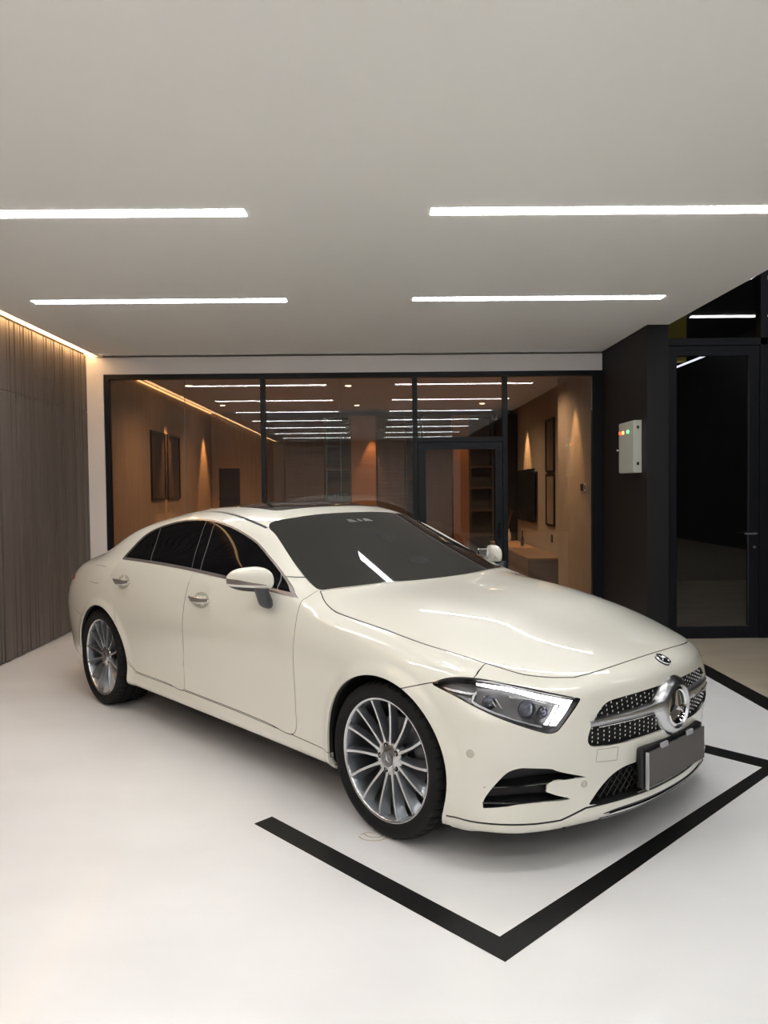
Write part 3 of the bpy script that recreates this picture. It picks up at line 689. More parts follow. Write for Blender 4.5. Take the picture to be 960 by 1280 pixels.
# ---- number plate
pl = MB().box((.836, -.275, .275), (.872, .262, .445)).build('license_plate', BLACKP, car, bevel=.012); tag(pl, 'plain grey number plate in a black holder')
mb = MB(); mb.box((.883, -.268, .284), (.889, .245, .430)); mb.build('plate_sheet', PLATE, pl, bevel=.002)
mb = MB(); mb.box((.872, -.265, .290), (.884, .242, .425)); mb.build('plate_backing', BLACKP, pl)
for y in (-.13, .10): MB().box((.881, y-.028, .424), (.892, y+.028, .445)).build('plate_clip', PLATEC, pl, bevel=.002)
MB().box((.880, -.274, .280), (.893, -.268, .433)).build('plate_edge', SATIN, pl)

# ---- door handles
def handle(x, z, sy, parent):
    def yv(x_, z_):
        m = (SV[:, 0] < -1) & (SV[:, 1] < -.6); Q = SV[m]; d = (Q[:, 0]-x_)**2+(Q[:, 2]-z_)**2; k = int(np.argmin(d)); return Q[k, 1]
    y0 = yv(x, z)
    mb = MB(); V = []; n = 16; m_ = 10
    for i in range(n+1):
        t = i/n; xx = x-.112+.224*t; w = math.sin(PI*min(max(t, .02), .98))**.45; out = .014+.026*math.sin(PI*t)**.7; yc = yv(xx, z)-out
        for j in range(m_):
            a = 2*PI*j/m_; V.append((xx, (yc+.009*math.cos(a)*w)*(1 if sy < 0 else -1), z+.003+.021*math.sin(a)*w))
    F = [(i*m_+j, i*m_+(j+1) % m_, (i+1)*m_+(j+1) % m_, (i+1)*m_+j) for i in range(n) for j in range(m_)] + [tuple(range(m_)), tuple(range(n*m_, n*m_+m_))]
    h = mb.add(V, F).build('door_handle', mat('bright_handle', (.72,.71,.68), .14, .85), parent, smooth=60)
    mb = MB(); mb.tube([(x-.105+.21*t, (yv(x-.105+.21*t, z)-.020-.026*math.sin(PI*t)**.7)*(1 if sy < 0 else -1), z+.013) for t in np.linspace(0, 1, 12)], .0065, n=6).build('handle_trim', DCHROME, parent, smooth=60)
    mb = MB(); V = [(0,0,0)]; k = 28; V = [(x, (y0+.0)*(1 if sy < 0 else -1), z)]
    for i in range(k):
        a = 2*PI*i/k; xx, zz = x+.088*math.cos(a), z+.046*math.sin(a); V.append((xx, (yv(xx, zz)-.0015)*(1 if sy < 0 else -1), zz))
    V[0] = (x, (y0+.002)*(1 if sy < 0 else -1), z)
    mb.add(V, [(0, 1+i, 1+(i+1) % k) for i in range(k)]).build('handle_recess', mat('recess_shade', (.52,.50,.42), .3, 0, 1), parent, smooth=80)  # nearly flat disc, body colour darkened for the shade in the cup
for sd, sy in (('R', -1), ('L', 1)):
    handle(-1.545, .884, sy, doors['F'+sd]); handle(-2.572, .906, sy, doors['R'+sd])

# ---- door mirrors
for sd, sy in (('R', -1), ('L', 1)):
    n, m_ = 22, 28; V = []
    for i in range(n+1):
        t = i/n; e = max(0., 1-abs(2*t-1)**3.2)**.5; asym = 1-.30*t*t
        cx, cy, cz = -.838-.185*t, -(.908+.152*t), 1.056-.004*t
        hz = .074*e*asym+.0005; hx = .084*e*(1-.22*t)+.0005
        for j in range(m_):
            a = 2*PI*j/m_; c, s_ = math.cos(a), math.sin(a)
            sx = math.copysign(abs(c)**.75, c); sz = math.copysign(abs(s_)**.75, s_)
            if c < 0: sx *= .55
            zt = sz if sz > 0 else sz*.82
            V.append((cx+hx*sx, cy, cz+hz*zt))
    Vh = np.array(V)
    F = [(i*m_+j, i*m_+(j+1) % m_, (i+1)*m_+(j+1) % m_, (i+1)*m_+j) for i in range(n) for j in range(m_)]
    T = np.array([q for f in F for q in ((f[0], f[1], f[2]), (f[0], f[2], f[3]))])
    g = np.cross(Vh[T[:, 1]]-Vh[T[:, 0]], Vh[T[:, 2]]-Vh[T[:, 0]]); ctr = np.array([-.92, -.985, 1.056])
    if ((Vh[T].mean(1)-ctr)*g).sum() < 0: T = T[:, ::-1]; g = -g
    NN = np.zeros_like(Vh)
    for k in range(3): np.add.at(NN, T[:, k], g)
    NN /= np.maximum(np.linalg.norm(NN, axis=1, keepdims=True), 1e-9)
    MS = Surf(Vh, NN, T)
    for _ in range(1): MS.refine(np.ones(len(MS.T), bool))
    MS.cut(lambda V: V[:, 2]-(1.017+.06*np.clip(-V[:, 1]-.93, 0, .2)), 2)
    sig = np.array([(.950,1.0345),(1.00,1.034),(1.04,1.035),(1.08,1.037),(1.08,1.066),(1.045,1.062),(1.01,1.051),(.950,1.038)])
    MS.refine(np.ones(len(MS.T), bool))
    MS.cut(lambda V: np.where(V[:, 0] > -.86-.62*(-V[:, 1]-.915)/.14*.2-.06, sdist(np.stack([-V[:, 1], V[:, 2]], 1), sig), 5.), 3)
    mr = MS.part([1], 'side_mirror', PAINT, car, side=sd, edge=.003)
    MS.part([2], 'mirror_base', mat('mirror_base_grey', (.028,.032,.037), .45), mr, side=sd, edge=.003)
    o = MS.part([3], 'turn_signal', DCHROME, mr, side=sd, edge=.003, shift=-.001); tag(o, 'dark glossy indicator strip')
    mb = MB(); s2 = sy
    V = []; prof = [(1.016,-.845,.968,.050,.030),(.985,-.843,.955,.050,.032),(.955,-.852,.938,.050,.034),(.930,-.862,.926,.046,.030),(.915,-.866,.918,.034,.018),(.909,-.868,.912,.014,.006)]
    for (z, x, y, rx, ry) in prof:
        for j in range(12):
            a = 2*PI*j/12; V.append((x+rx*math.cos(a), s2*(y+ry*math.sin(a)), z))
    F = [(i*12+j, i*12+(j+1) % 12, (i+1)*12+(j+1) % 12, (i+1)*12+j) for i in range(5) for j in range(12)] + [tuple(range(12)), tuple(range(60, 72))]
    mb.add(V, F).build('mirror_foot', mat('mirror_foot_grey', (.04,.046,.054), .4), mr, smooth=60)
    mb = MB(); mb.box((-.012,-.065,-.042), (0,.065,.042)); ob = mb.build('mirror_glass', CHROME, mr, bevel=.01); ob.location = (-.955, sy*.965, 1.058); ob.rotation_euler = (0, 0, sy*-.70)

# ---- camera housing behind the windscreen
def on_ws(x, y): return float((bas(np.array([x]), np.array([abs(y)]))@cf)[0])
for (yy, w) in ((-.075, .032), (.055, .032), (-.01, .016)):
    x = -1.165; z = on_ws(x, yy)
    V = [(x-.02, yy-w, on_ws(x-.02, yy)+.0012), (x+.012, yy-w, on_ws(x+.012, yy)+.0012), (x+.012, yy+w, on_ws(x+.012, yy)+.0012), (x-.02, yy+w*.2, on_ws(x-.02, yy)+.0012)]
    V += [(a, b, c-.004) for a, b, c in V]
    MB().add(V, [(0,1,2,3), (7,6,5,4), (0,4,5,1), (1,5,6,2), (2,6,7,3), (3,7,4,0)]).build('camera_window', mat('camera_grey', (.10,.098,.095), .4), car)

# ---- wheels: local axis Y, outer face towards -Y on the car's right
def wheel(x, half_track, sy, halfw, a_off=0.):
    w = empty('wheel', (x, sy*half_track, .340), 0, car)
    k = sy                                            # outer direction
    R = .340; hw = halfw
    prof = [(.262,hw-.022),(.270,hw-.012),(.285,hw-.004),(.300,hw),(.312,hw-.001),(.324,hw-.007),(.333,hw-.018),(.338,hw-.034)]
    inner = [(r, -q) for r, q in reversed(prof)]
    tread = [(R,hw-.050),(R,hw-.058),(R-.007,hw-.060),(R-.007,hw-.068),(R,hw-.070),(R,.012),(R-.007,.010),(R-.007,-.010+.002),(R,-.012+.001)]
    tread = [(R,hw-.050),(R,hw-.060),(R-.008,hw-.062),(R-.008,hw-.070),(R,hw-.072),(R,.016),(R-.008,.014),(R-.008,-.014+.020-.020),(R,-.016)]
    tread += [(R,-(hw-.072)),(R-.008,-(hw-.070)),(R-.008,-(hw-.062)),(R,-(hw-.060)),(R,-(hw-.050))]
    P = [(r, q*k) for r, q in prof+tread+inner]
    n = 240; mb = MB(); mb.lathe(P, n)
    V = []; mp = len(P)
    for i, v in enumerate(mb.V):
        ia, ip = divmod(i, mp); r = math.hypot(v[0], v[2]); wv = v[1]*k
        sh = (abs(wv) > hw-.052) and r > .331
        if sh and ia % 5 == 0: f = (r-.006)/r; v = (v[0]*f, v[1], v[2]*f)
        elif hw-.073 > abs(wv) > .010 and r > .338 and (ia+(2 if wv > 0 else 0)) % 8 == 0: f = (r-.005)/r; v = (v[0]*f, v[1], v[2]*f)
        V.append(v)
    mb.V = V
    mb.build('tyre', RUBBER, w, smooth=28)
    f0 = hw-.016                                       # face of the rim
    mb = MB(); mb.lathe([(q[0], q[1]*k) for q in [(.268,f0-.012),(.2715,f0-.002),(.2700,f0+.002),(.263,f0+.002),(.2585,f0-.002),(.2565,f0-.010)]], 128).build('rim_lip', RIMF, w, smooth=50)
    mb = MB(); mb.lathe([(q[0], q[1]*k) for q in [(.2570,f0-.008),(.2500,f0-.020),(.2440,f0-.060),(.238,f0-.12),(.240,-hw+.03),(.262,-hw+.02)]], 96).build('rim', RIMG, w, smooth=50)
    mb = MB(); mb.lathe([(q[0], q[1]*k) for q in [(.175,f0-.105),(.175,f0-.125),(.06,f0-.125)]]+[(.06, (f0-.10)*k), (.17, (f0-.10)*k)], 64, closed=True).build('brake_disc', DISC, w, smooth=40)
    mb = MB(); V = []; F = []                            # caliper hugs the disc towards the front
    for i in range(9):
        t = math.radians(-32+64*i/8); c, s_ = math.cos(t), math.sin(t)
        for r, q in ((.115,f0-.082),(.186,f0-.076),(.186,f0-.135),(.115,f0-.135)): V.append((r*c, q*k, r*s_))
    F = [(4*i+j, 4*i+(j+1) % 4, 4*i+4+(j+1) % 4, 4*i+4+j) for i in range(8) for j in range(4)] + [(0,1,2,3), (32,35,34,33)]
    mb.add(V, F).build('brake_caliper', CALIP, w, smooth=35)
    NS = 14
    for sidx in range(NS):
        th = 2*PI*sidx/NS + a_off; V = []; F = []
        st = [(.052,-.030,.0080,.011,.013),(.075,-.027,.0068,.010,.015),(.11,-.022,.0056,.009,.016),(.15,-.016,.0050,.009,.019),(.19,-.010,.0050,.010,.024),(.225,-.005,.0052,.012,.031),(.248,-.002,.0060,.015,.038),(.2575,-.001,.0070,.019,.046)]
        for (r, dw, hf, bl, br) in st:
            bend = .10*math.sin((r-.05)/.21*PI)*-.35
            t = th+bend; e = (math.cos(t), math.sin(t)); p = (-e[1], e[0])
            dep = .040 if r < .2 else .034
            for (u, dz) in ((-hf, 0), (hf, 0), (hf*1.6, -.006), (br, -dep), (-bl, -dep), (-hf*1.4, -.006)):
                V.append((e[0]*r+p[0]*u, (f0+dw+dz)*k, e[1]*r+p[1]*u))
        L = 6; mi = []
        for i in range(len(st)-1):
            for j in range(L):
                F.append((i*L+j, i*L+(j+1) % L, (i+1)*L+(j+1) % L, (i+1)*L+j)); mi.append(0 if j == 0 else 1)
        F.append(tuple(range(L))); mi.append(1); F.append(tuple(range((len(st)-1)*L, len(st)*L))); mi.append(1)
        mb = MB(); mb.V = V; mb.F = F; mb.M = mi; mb.build('spoke', [RIMF, RIMG], w, smooth=25)
    mb = MB(); mb.lathe([(q[0], q[1]*k) for q in [(.034,f0-.022),(.040,f0-.026),(.072,f0-.030),(.076,f0-.036),(.074,f0-.075),(.03,f0-.075)]], 48).build('wheel_hub', RIMF, w, smooth=35)
    for q in range(5):
        t = PI/2+.3+q*2*PI/5; c, s_ = math.cos(t)*.056, math.sin(t)*.056
        mb = MB(); mb.lathe([(q2[0], q2[1]*k) for q2 in [(0,f0-.0275),(.0125,f0-.0275),(.0135,f0-.031),(.0135,f0-.04)]], 16, centre=(c, 0, s_)).build('bolt_hole', LINER, w, smooth=40)
        mb = MB(); mb.lathe([(q2[0], q2[1]*k) for q2 in [(0,f0-.025),(.005,f0-.025),(.006,f0-.028)]], 6, centre=(c, 0, s_)).build('wheel_bolt', DISC, w, smooth=20)
    mb = MB(); mb.lathe([(q[0], q[1]*k) for q in [(0,f0-.016),(.028,f0-.016),(.030,f0-.014),(.034,f0-.016),(.035,f0-.026)]], 40, mi=0)
    for q in range(3):
        a = PI/2+q*2*PI/3; d = (math.cos(a), math.sin(a)); p = (-d[1], d[0]); W = .0045
        mb.add([(p[0]*W, (f0-.0155)*k, p[1]*W), (-p[0]*W, (f0-.0155)*k, -p[1]*W), (0, (f0-.011)*k, 0), (d[0]*.027, (f0-.0145)*k, d[1]*.027)], [(0,2,3), (2,1,3), (0,3,1)], 1)
    mb.build('hub_cap', [mat('cap_grey', (.24,.24,.25), .3, .8), CHROME], w, smooth=35)
    return w
for sy in (-1, 1):
    wheel(0, .806, sy, .1225, a_off=PI/2+math.radians(-8)*-sy)
    wheel(-2.939, .801, sy, .136, a_off=PI/2+math.radians(4))

# ------------------------------------------------------------------ the garage
H = 3.07; XL = -3.28; YB = 8.90; XR = 2.66; XE = 2.87; YF = -7.5; YI = 15.70
st = lambda o: tag(o, kind='structure')
FLOORM = mat('white_epoxy_floor', (.83, .828, .82), .34, noise=(.9, (.90, .899, .893), 6, (1, 1.6, 1)), coat=.25, coat_rough=.12, bump=(3.5, .12, S3))
CEIL = mat('ceiling_paint', (.95, .943, .912), .75)
WALLW = mat('wall_white_paint', (.86, .83, .82), .7)
SLAT = mat('taupe_slat_laminate', (.140, .115, .100), .45, noise=(2.0, (.165, .137, .120), 4, (6, 6, .6)))
DARKW = mat('charcoal_wall', (.0125, .0105, .0100), .55, spec=.3)
DARKF = mat('charcoal_pillar_face', (.0150, .0155, .0175), .5, spec=.3)
ALU = mat('black_aluminium', (.006, .007, .010), .4, spec=.3)
ALU2 = mat('dark_door_aluminium', (.0065, .0075, .012), .4, spec=.3)
PANE = mat('window_glass', (.93, .92, .90), 0, trans=1, ior=1.5)
TAPE = mat('black_floor_tape', (.0055, .0055, .0055), .42, spec=.3, noise=(30, (.008, .008, .0075), 3, S3))
STRIP = mat('strip_light_diffuser', (1, 1, 1), .5, emit=(.985, .99, 1), estr=25)
COVE = mat('warm_led_strip', (1, .8, .5), .5, emit=(1, .60, .28), estr=11)
BROWN = mat('brown_concrete', (.40, .345, .26), .38, noise=(1.6, (.48, .41, .315), 6, (1, 2.5, 1)))
DARKR = mat('night_black', (.010, .010, .011), .6)

st(MB().box((XL-.1, YF, -.12), (2.78, YB+.06, 0)).build('floor', FLOORM))
st(MB().box((2.78, YF, -.12), (11, 14, 0)).build('floor_outside', BROWN))
# ceiling slab with the slots of the strip lights left open
rows = [6.36, 4.355, 2.35, .345, -1.66, -3.665, -5.67]
SX = ((-2.765, -.70), (.338, 2.408))
mb = MB(); ys = sorted([YF]+[y+d for y in rows for d in (-.055, .055)]+[YB+.1]); xs = [XL+.115, SX[0][0], SX[0][1], SX[1][0], SX[1][1], XE]
for i in range(len(ys)-1):
    slot = any(abs((ys[i]+ys[i+1])/2-r) < .05 for r in rows)
    if not slot: mb.box((xs[0], ys[i], H), (xs[-1], ys[i+1], H+.16))
    else:
        for a, b in ((0, 1), (2, 3), (4, 5)): mb.box((xs[a], ys[i], H), (xs[b], ys[i+1], H+.16))
st(mb.build('ceiling', CEIL))
mb = MB(); mb.box((XL-.1, YF, H+.16), (XE, YB+.06, H+.24)); st(mb.build('ceiling_slab', CEIL))
names = {6.36: 'fourth-row', 4.355: 'near'}
for i, y in enumerate(rows):
    for j, (a, b) in enumerate(SX):
        lt = quickbox('strip_light', (a+.004, y-.051, H-.003), (b-.004, y+.051, H+.03), STRIP)
        dep = ['nearest the window wall', 'second from the window wall', 'third from the window wall', 'fourth from the window wall', 'fifth from the window wall', 'sixth from the window wall', 'farthest from the window wall'][i]
        tag(lt, 'white ceiling strip light %s, %s side' % (dep, ('slatted wall', 'dark pillar')[j]), 'light', 'strip lights recessed in the ceiling')
        mb = MB(); z0 = 0; cx, cy = (a+b)/2, y
        mb.box((a-cx, -.055, .034), (b-cx, .055, .06))
        mb.build('light_housing', CEIL, lt)
# cove with the warm LED line over the slats
st(MB().box((XL-.1, YF, H+.10), (XL+.115, YB+.1, H+.16)).build('trim_1', CEIL))
ob = quickbox('led_strip', (XL+.022, YF+.1, H+.012), (XL+.085, YB-.02, H+.024), COVE); tag(ob, 'warm LED line glowing along the top of the slatted wall', 'light')
# slatted wall on the left, all its slats in one surface
mb = MB(); mb.box((XL-.12, YF, 0), (XL-.032, YB+.1, H+.10), 1)
rng = random.Random(3); y = YB; pat = [1,1,1,1,2,1,1,3,1,1,1,2,1,1,1,1,3,2,1,1,1,1,1,1,2,1,3,1,1,1]; k = 0
while y > YF+.2:
    w = {1: .042, 2: .075, 3: .15}[pat[k % len(pat)]]; k += 1
    d = .010 if k % 3 else .0
    for z0, z1 in ((.012, 2.428), (2.434, H+.0)): mb.box((XL-.032, y-w, z0), (XL-d*.5, y, z1), 0)
    y -= w+.019
st(mb.build('wall_left', [SLAT, mat('slat_groove', (.018,.013,.011), .8)]))
# back wall around the glazing
GX0, GX1, GZ = -3.095, XR-.001, 2.858
mb = MB(); mb.box((XL-.1, YB, 0), (GX0, YB+.12, H+.05)); mb.box((GX0, YB, GZ), (XE, YB+.12, H-.018)); mb.box((GX1+.005, YB, 0), (XR+.2, YB+.12, GZ))
st(mb.build('wall_back', WALLW))
st(MB().box((XL+.1, YB-.004, H-.022), (XR, YB+.01, H-.014)).build('shadow_line', mat('shadow_gap_grey', (.22,.20,.19), .8)))  # thin strip coloured grey for the shade of the gap under the ceiling
st(MB().box((XL-.1, YF-.12, 0), (XE, YF, H+.2)).build('wall_front', mat('far_wall_grey', (.52,.52,.51), .7)))
# roller shutter behind the camera
mb = MB()
for i in range(24):
    z = .02+i*.122; P = [(0, z), (-.028, z+.02), (-.038, z+.055), (-.030, z+.09), (0, z+.112)]
    for (a, b), (c, d) in zip(P[:-1], P[1:]): mb.add([(-2.95, a, b), (2.5, a, b), (2.5, c, d), (-2.95, c, d)], [(0, 1, 2, 3)])
    mb.add([(-2.95, 0, z+.112), (2.5, 0, z+.112), (2.5, 0, z+.122), (-2.95, 0, z+.122)], [(0, 1, 2, 3)])
mb.V = [(x, YF+.05-yy, z) for x, yy, z in mb.V]
ob = mb.build('door_3', mat('shutter_grey', (.46,.46,.45), .45), recalc=False); st(ob)

# glazing of the back wall
FR = .05
mb = MB(); y0, y1 = YB+.015, YB+.095
mb.box((GX0, y0, GZ-.055), (GX1, y1, GZ)); mb.box((GX0, y0, 0), (GX0+.055, y1, GZ-.055)); mb.box((GX1-.108, y0, 0), (GX1, y1, GZ-.055))
mb.box((GX0+.055, y0, 0), (GX1-.108, y1, .06))
w1 = st(mb.build('window_1', ALU, bevel=.002))
def mull(x0, x1, z0=.06, z1=GZ-.055): return MB().box((x0, y0+.002, z0), (x1, y1-.002, z1)).build('mullion', ALU, w1, bevel=.002)
mull(-1.302, -1.247); mull(.458, .515); mull(1.505, 1.562); 
MB().box((.515, y0+.004, 2.045), (1.505, y1-.004, 2.105)).build('transom', ALU, w1, bevel=.002)
yg = YB+.060
for a, b, z0, z1 in ((GX0+.055,-2.183,.06,GZ-.055), (-2.179,-1.302,.06,GZ-.055), (-1.247,-.384,.06,GZ-.055), (-.380,.458,.06,GZ-.055), (.515,1.505,2.105,GZ-.055), (1.562,GX1-.108,.06,GZ-.055)):
    MB().box((a, yg, z0), (b, yg+.010, z1)).build('glass_pane', PANE, w1)
for x in (-2.181, -.382): MB().box((x-.003, yg-.003, .06), (x+.003, yg+.013, GZ-.055)).build('glass_joint', mat('silicone_joint', (.20,.17,.14), .4), w1)
mb = MB(); mb.box((.520, y0, .02), (.605, y1-.01, 2.04)); mb.box((1.415, y0, .02), (1.500, y1-.01, 2.04)); mb.box((.605, y0, 1.96), (1.415, y1-.01, 2.04)); mb.box((.605, y0, .02), (1.415, y1-.01, .14))
d1 = st(mb.build('door_1', mat('navy_black_door_frame', (.0050,.0075,.0125), .4, spec=.3), bevel=.002))
MB().box((.605, yg, .14), (1.415, yg+.010, 1.96)).build('glass_pane', PANE, d1)
MB().tube([(1.455, y0-.045, .92), (1.455, y0-.045, 1.10)], .010, n=8).tube([(1.455, y0-.045, .94), (1.455, y0, .94)], .007).tube([(1.455, y0-.045, 1.08), (1.455, y0, 1.08)], .007).build('door_handle', ALU, d1, smooth=50)

# dark pillar at the right with the electrical box
mb = MB(); mb.box((XR, 7.44, 0), (XE, YB+.02, H)); p = mb.build('wall_pillar', [DARKW, DARKF]); st(p)
for f in p.data.polygons:
    if f.normal.y < -.9: f.material_index = 1
BOXM = mat('box_cream_enamel', (.55, .56, .48), .4)
bx = MB().box((-.075, -.23, -.26), (0, .23, .26)).build('electrical_box', BOXM, bevel=.004, loc=(XR, 7.82, 1.905)); tag(bx, 'cream electrical box with coloured pilot lights on the charcoal pillar', 'electrical box')
MB().box((-.083, -.222, -.252), (-.075, .222, .252)).build('box_door', BOXM, bx, bevel=.002)
for i, (nm, c, e) in enumerate((('green', (.1,1,.3), 3), ('orange', (1,.45,.08), 3), ('red', (1,.06,.03), 3))):
    pm = mat('pilot_'+nm, c, .3, emit=c, estr=e)
    mb = MB(); mb.lathe([(0,-.016),(.012,-.014),(.017,-.008),(.017,0)], 16, axis='X', centre=(-.083, -.07+i*.095+.05*(i > 0), .155)); o = mb.build('pilot_light', pm, bx, smooth=50); tag(o, nm+' pilot light')
MB().box((-.087, -.075, .148), (-.083, -.025, .165)).build('name_plate', mat('box_small_plate', (.05,.25,.10), .5), bx)
for z in (.19, -.17): MB().box((-.05, -.236, z-.015), (-.028, -.230, z+.015)).build('box_hinge', BLACKP, bx)
mb = MB(); mb.lathe([(0,-.03),(.010,-.03),(.012,-.018),(.006,-.012),(.006,0)], 12, axis='X', centre=(-.083, .20, -.02)); mb.build('box_key', SATIN, bx, smooth=40)

# dark glazed front at the right, beyond the ceiling
yd = 7.48
def frame(mb, x0, x1, z0, z1, w, ya, yb): mb.box((x0,ya,z0),(x0+w,yb,z1)); mb.box((x1-w,ya,z0),(x1,yb,z1)); mb.box((x0+w,ya,z1-w),(x1-w,yb,z1)); mb.box((x0+w,ya,z0),(x1-w,yb,z0+w))
mb = MB()
for x in (2.80, 3.785, 4.83, 5.9, 6.95): mb.box((x, yd, 0), (x+.07, yd+.10, 5.2))
mb.box((2.80, yd, 2.875), (7.0, yd+.10, 2.945)); mb.box((2.80, yd, 5.13), (7.0, yd+.10, 5.2)); mb.box((2.80, yd+.01, -.0), (7.0, yd+.10, .02))
w2 = st(mb.build('window_2', ALU2, bevel=.002))
DG = mat('dark_reflecting_glass', (.003, .003, .004), .015, ior=1.5)
for a, b in ((2.87, 3.785), (3.855, 4.83), (4.90, 5.9), (5.97, 6.95)):
    MB().box((a, yd+.05, 2.945), (b, yd+.06, 5.13)).build('glass_pane', PANE, w2)
for q, (a, b) in enumerate(((2.873, 3.782), (3.858, 4.827), (4.903, 5.897), (5.973, 6.947))):
    mb = MB(); frame(mb, a, b, .022, 2.87, .095, yd+.01, yd+.07)
    dd = st(mb.build('door_%d' % (4+q) if q else 'door_2', ALU2, bevel=.002))
    MB().box((a+.095, yd+.035, .117), (b-.095, yd+.045, 2.775)).build('glass_pane', PANE, dd)
    for s_ in ((a+.095, a+.099, .117, 2.775), (b-.099, b-.095, .117, 2.775)): MB().box((s_[0], yd+.022, s_[2]), (s_[1], yd+.035, s_[3])).build('glass_bead', mat('bead_grey', (.06,.06,.065), .35), dd)
    MB().box((a+.095, yd+.022, .117), (b-.095, yd+.035, .123)).build('glass_bead', mat('bead_grey', (.06,.06,.065), .35), dd)
    hx = b-.045 if q % 2 == 0 else a+.045; hd = -1 if q % 2 == 0 else 1
    MB().tube([(hx, yd+.01, 1.035), (hx, yd-.04, 1.035), (hx+hd*.02, yd-.045, 1.035), (hx+hd*.12, yd-.045, 1.035)], .009, n=8).build('door_handle', SATIN, dd, smooth=50)
    mb = MB(); mb.lathe([(0,-.012),(.012,-.012),(.014,0)], 16, centre=(hx, yd+.01, .90)); mb.build('door_lock', SATIN, dd, smooth=40)
    for z in (.30, 1.02, 1.80, 2.56): MB().box(((a-.004) if q % 2 == 0 else (b-.012), yd-.002, z-.06), ((a+.012) if q % 2 == 0 else (b+.004), yd+.012, z+.06)).build('door_hinge', SATIN, dd, bevel=.002)
# dark room behind it and the night around
st(MB().box((2.87, 12, 0), (8, 12.1, 5.4)).build('wall_far_right', DARKR)); st(MB().box((8.6, YF, 0), (8.7, 12, 5.4)).build('wall_right', DARKR))
st(MB().box((2.86, yd+.1, 2.9), (7.2, 12, 3.0)).build('ceiling_office', DARKR)) if False else None
ol = mat('yellow_glow_olive', (.30, .25, .03), .7)
st(MB().box((2.87, 9.1, 2.98), (3.72, 9.2, 3.6)).build('wall_glow_panel', ol))  # olive panel added to give the yellow glow over the door
ob = quickbox('fill_lamp', (3.02, 8.9, 3.18), (3.16, 8.98, 3.23), mat('lamp_yellow', (1,.8,.3), .4, emit=(1,.72,.25), estr=1.5)); tag(ob, 'small added yellow lamp lighting the olive panel over the dark door', 'light')  # small lamp added only to light the olive panel
st(MB().box((XE, YF, 5.0), (8.6, yd, 5.1)).build('ceiling_outside', mat('outside_soffit', (.02,.02,.022), .7)))
out = [(5.55, 6.42, 2.1, 'short strip light under the outside soffit beside the bay'), (6.6, 8.2, 2.1, 'long strip light under the outside soffit beside the short one'), (6.6, 8.2, -.85, 'long strip light under the outside soffit nearer the shutter'),
       (5.55, 6.42, -2.6, 'added short strip light under the outside soffit toward the shutter'), (5.8, 8.2, -4.2, 'added strip light under the outside soffit deepest by the shutter'), (3.2, 3.9, 5.6, 'added short strip light under the outside soffit right before the dark doors'),  # strips from here on are added to brighten outside floor and ceiling
       (3.2, 4.6, -1.2, 'added strip light under the outside soffit close to the ceiling edge'), (3.2, 4.6, -3.2, 'added strip light under the outside soffit by the ceiling edge, toward the shutter')]
for a, b, y, l in out:
    ob = quickbox('strip_light', (a, y-.06, 4.975), (b, y+.06, 5.0), STRIP); tag(ob, l, 'light', 'strip lights under the outside soffit')

ob = quickbox('strip_light', (3.655, 8.4, 2.93), (3.68, 9.35, 2.945), mat('streak_glow', (1,1,1), .5, emit=(.8,.82,1), estr=1.2)); tag(ob, 'thin glowing bar added behind the dark door glass for a slanting streak', 'light')  # glowing bar added for the slanting light streak in the door glass

# ------------------------------------------------------------------ floor markings
def tape(pts, name, label):
    mb = MB(); n = len(pts); mb.add([(x, y, .0008) for x, y in pts]+[(x, y, .002) for x, y in pts], [tuple(range(n, 2*n))]+[(i, (i+1) % n, n+(i+1) % n, n+i) for i in range(n)])
    o = mb.build(name, TAPE); tag(o, label, 'floor marking'); return o
ca, sa = math.cos(-.8273), math.sin(-.8273)
def c2r(x, y): return (.704459+ca*x-sa*y, 3.914781+sa*x+ca*y)
U = [(-.505,-1.2475),(.905,-1.2475),(.935,-1.2475+.0),(.935,1.262),(-2.6,1.262),(-2.6,1.158),(.832,1.158),(.832,-1.142),(-.512,-1.142)]
# the measured corners of the bay line
M1 = [(-.562,3.454),(.403,2.406),(2.208,4.090),(-.15,6.72),(-.225,6.65),(2.067,4.045),(.408,2.543),(-.491,3.527)]
tape(M1, 'bay_marking', 'black tape bay outline on the white floor around the nose of the car')
tape([(2.625, YF), (2.78, YF), (2.78, 8.88), (2.625, 8.88)], 'edge_stripe', 'straight black stripe where the white floor meets brown concrete')
mb = MB()
for pts in ([(.0,.0),(.03,-.035),(.085,-.045),(.125,-.02)], [(.02,.03),(.045,-.005),(.09,-.012),(.11,.012)], [(.01,.015),(.04,.035),(.075,.022)]):
    P = cr(pts, 5); V = []
    for i, (a, b) in enumerate(P):
        d = P[min(i+1, len(P)-1)]-P[max(i-1, 0)]; d = d/np.linalg.norm(d); w = .0035; V += [(a-d[1]*w, b+d[0]*w, 0), (a+d[1]*w, b-d[0]*w, 0)]
    mb.add(V, [(2*i, 2*i+1, 2*i+3, 2*i+2) for i in range(len(P)-1)])
o = mb.build('floor_stain', mat('yellow_stain', (.60,.54,.38), .6)); o.location = (-.085, 3.31, .0015); tag(o, 'small yellowish scribble stain on the floor under the front wheel', 'stain')

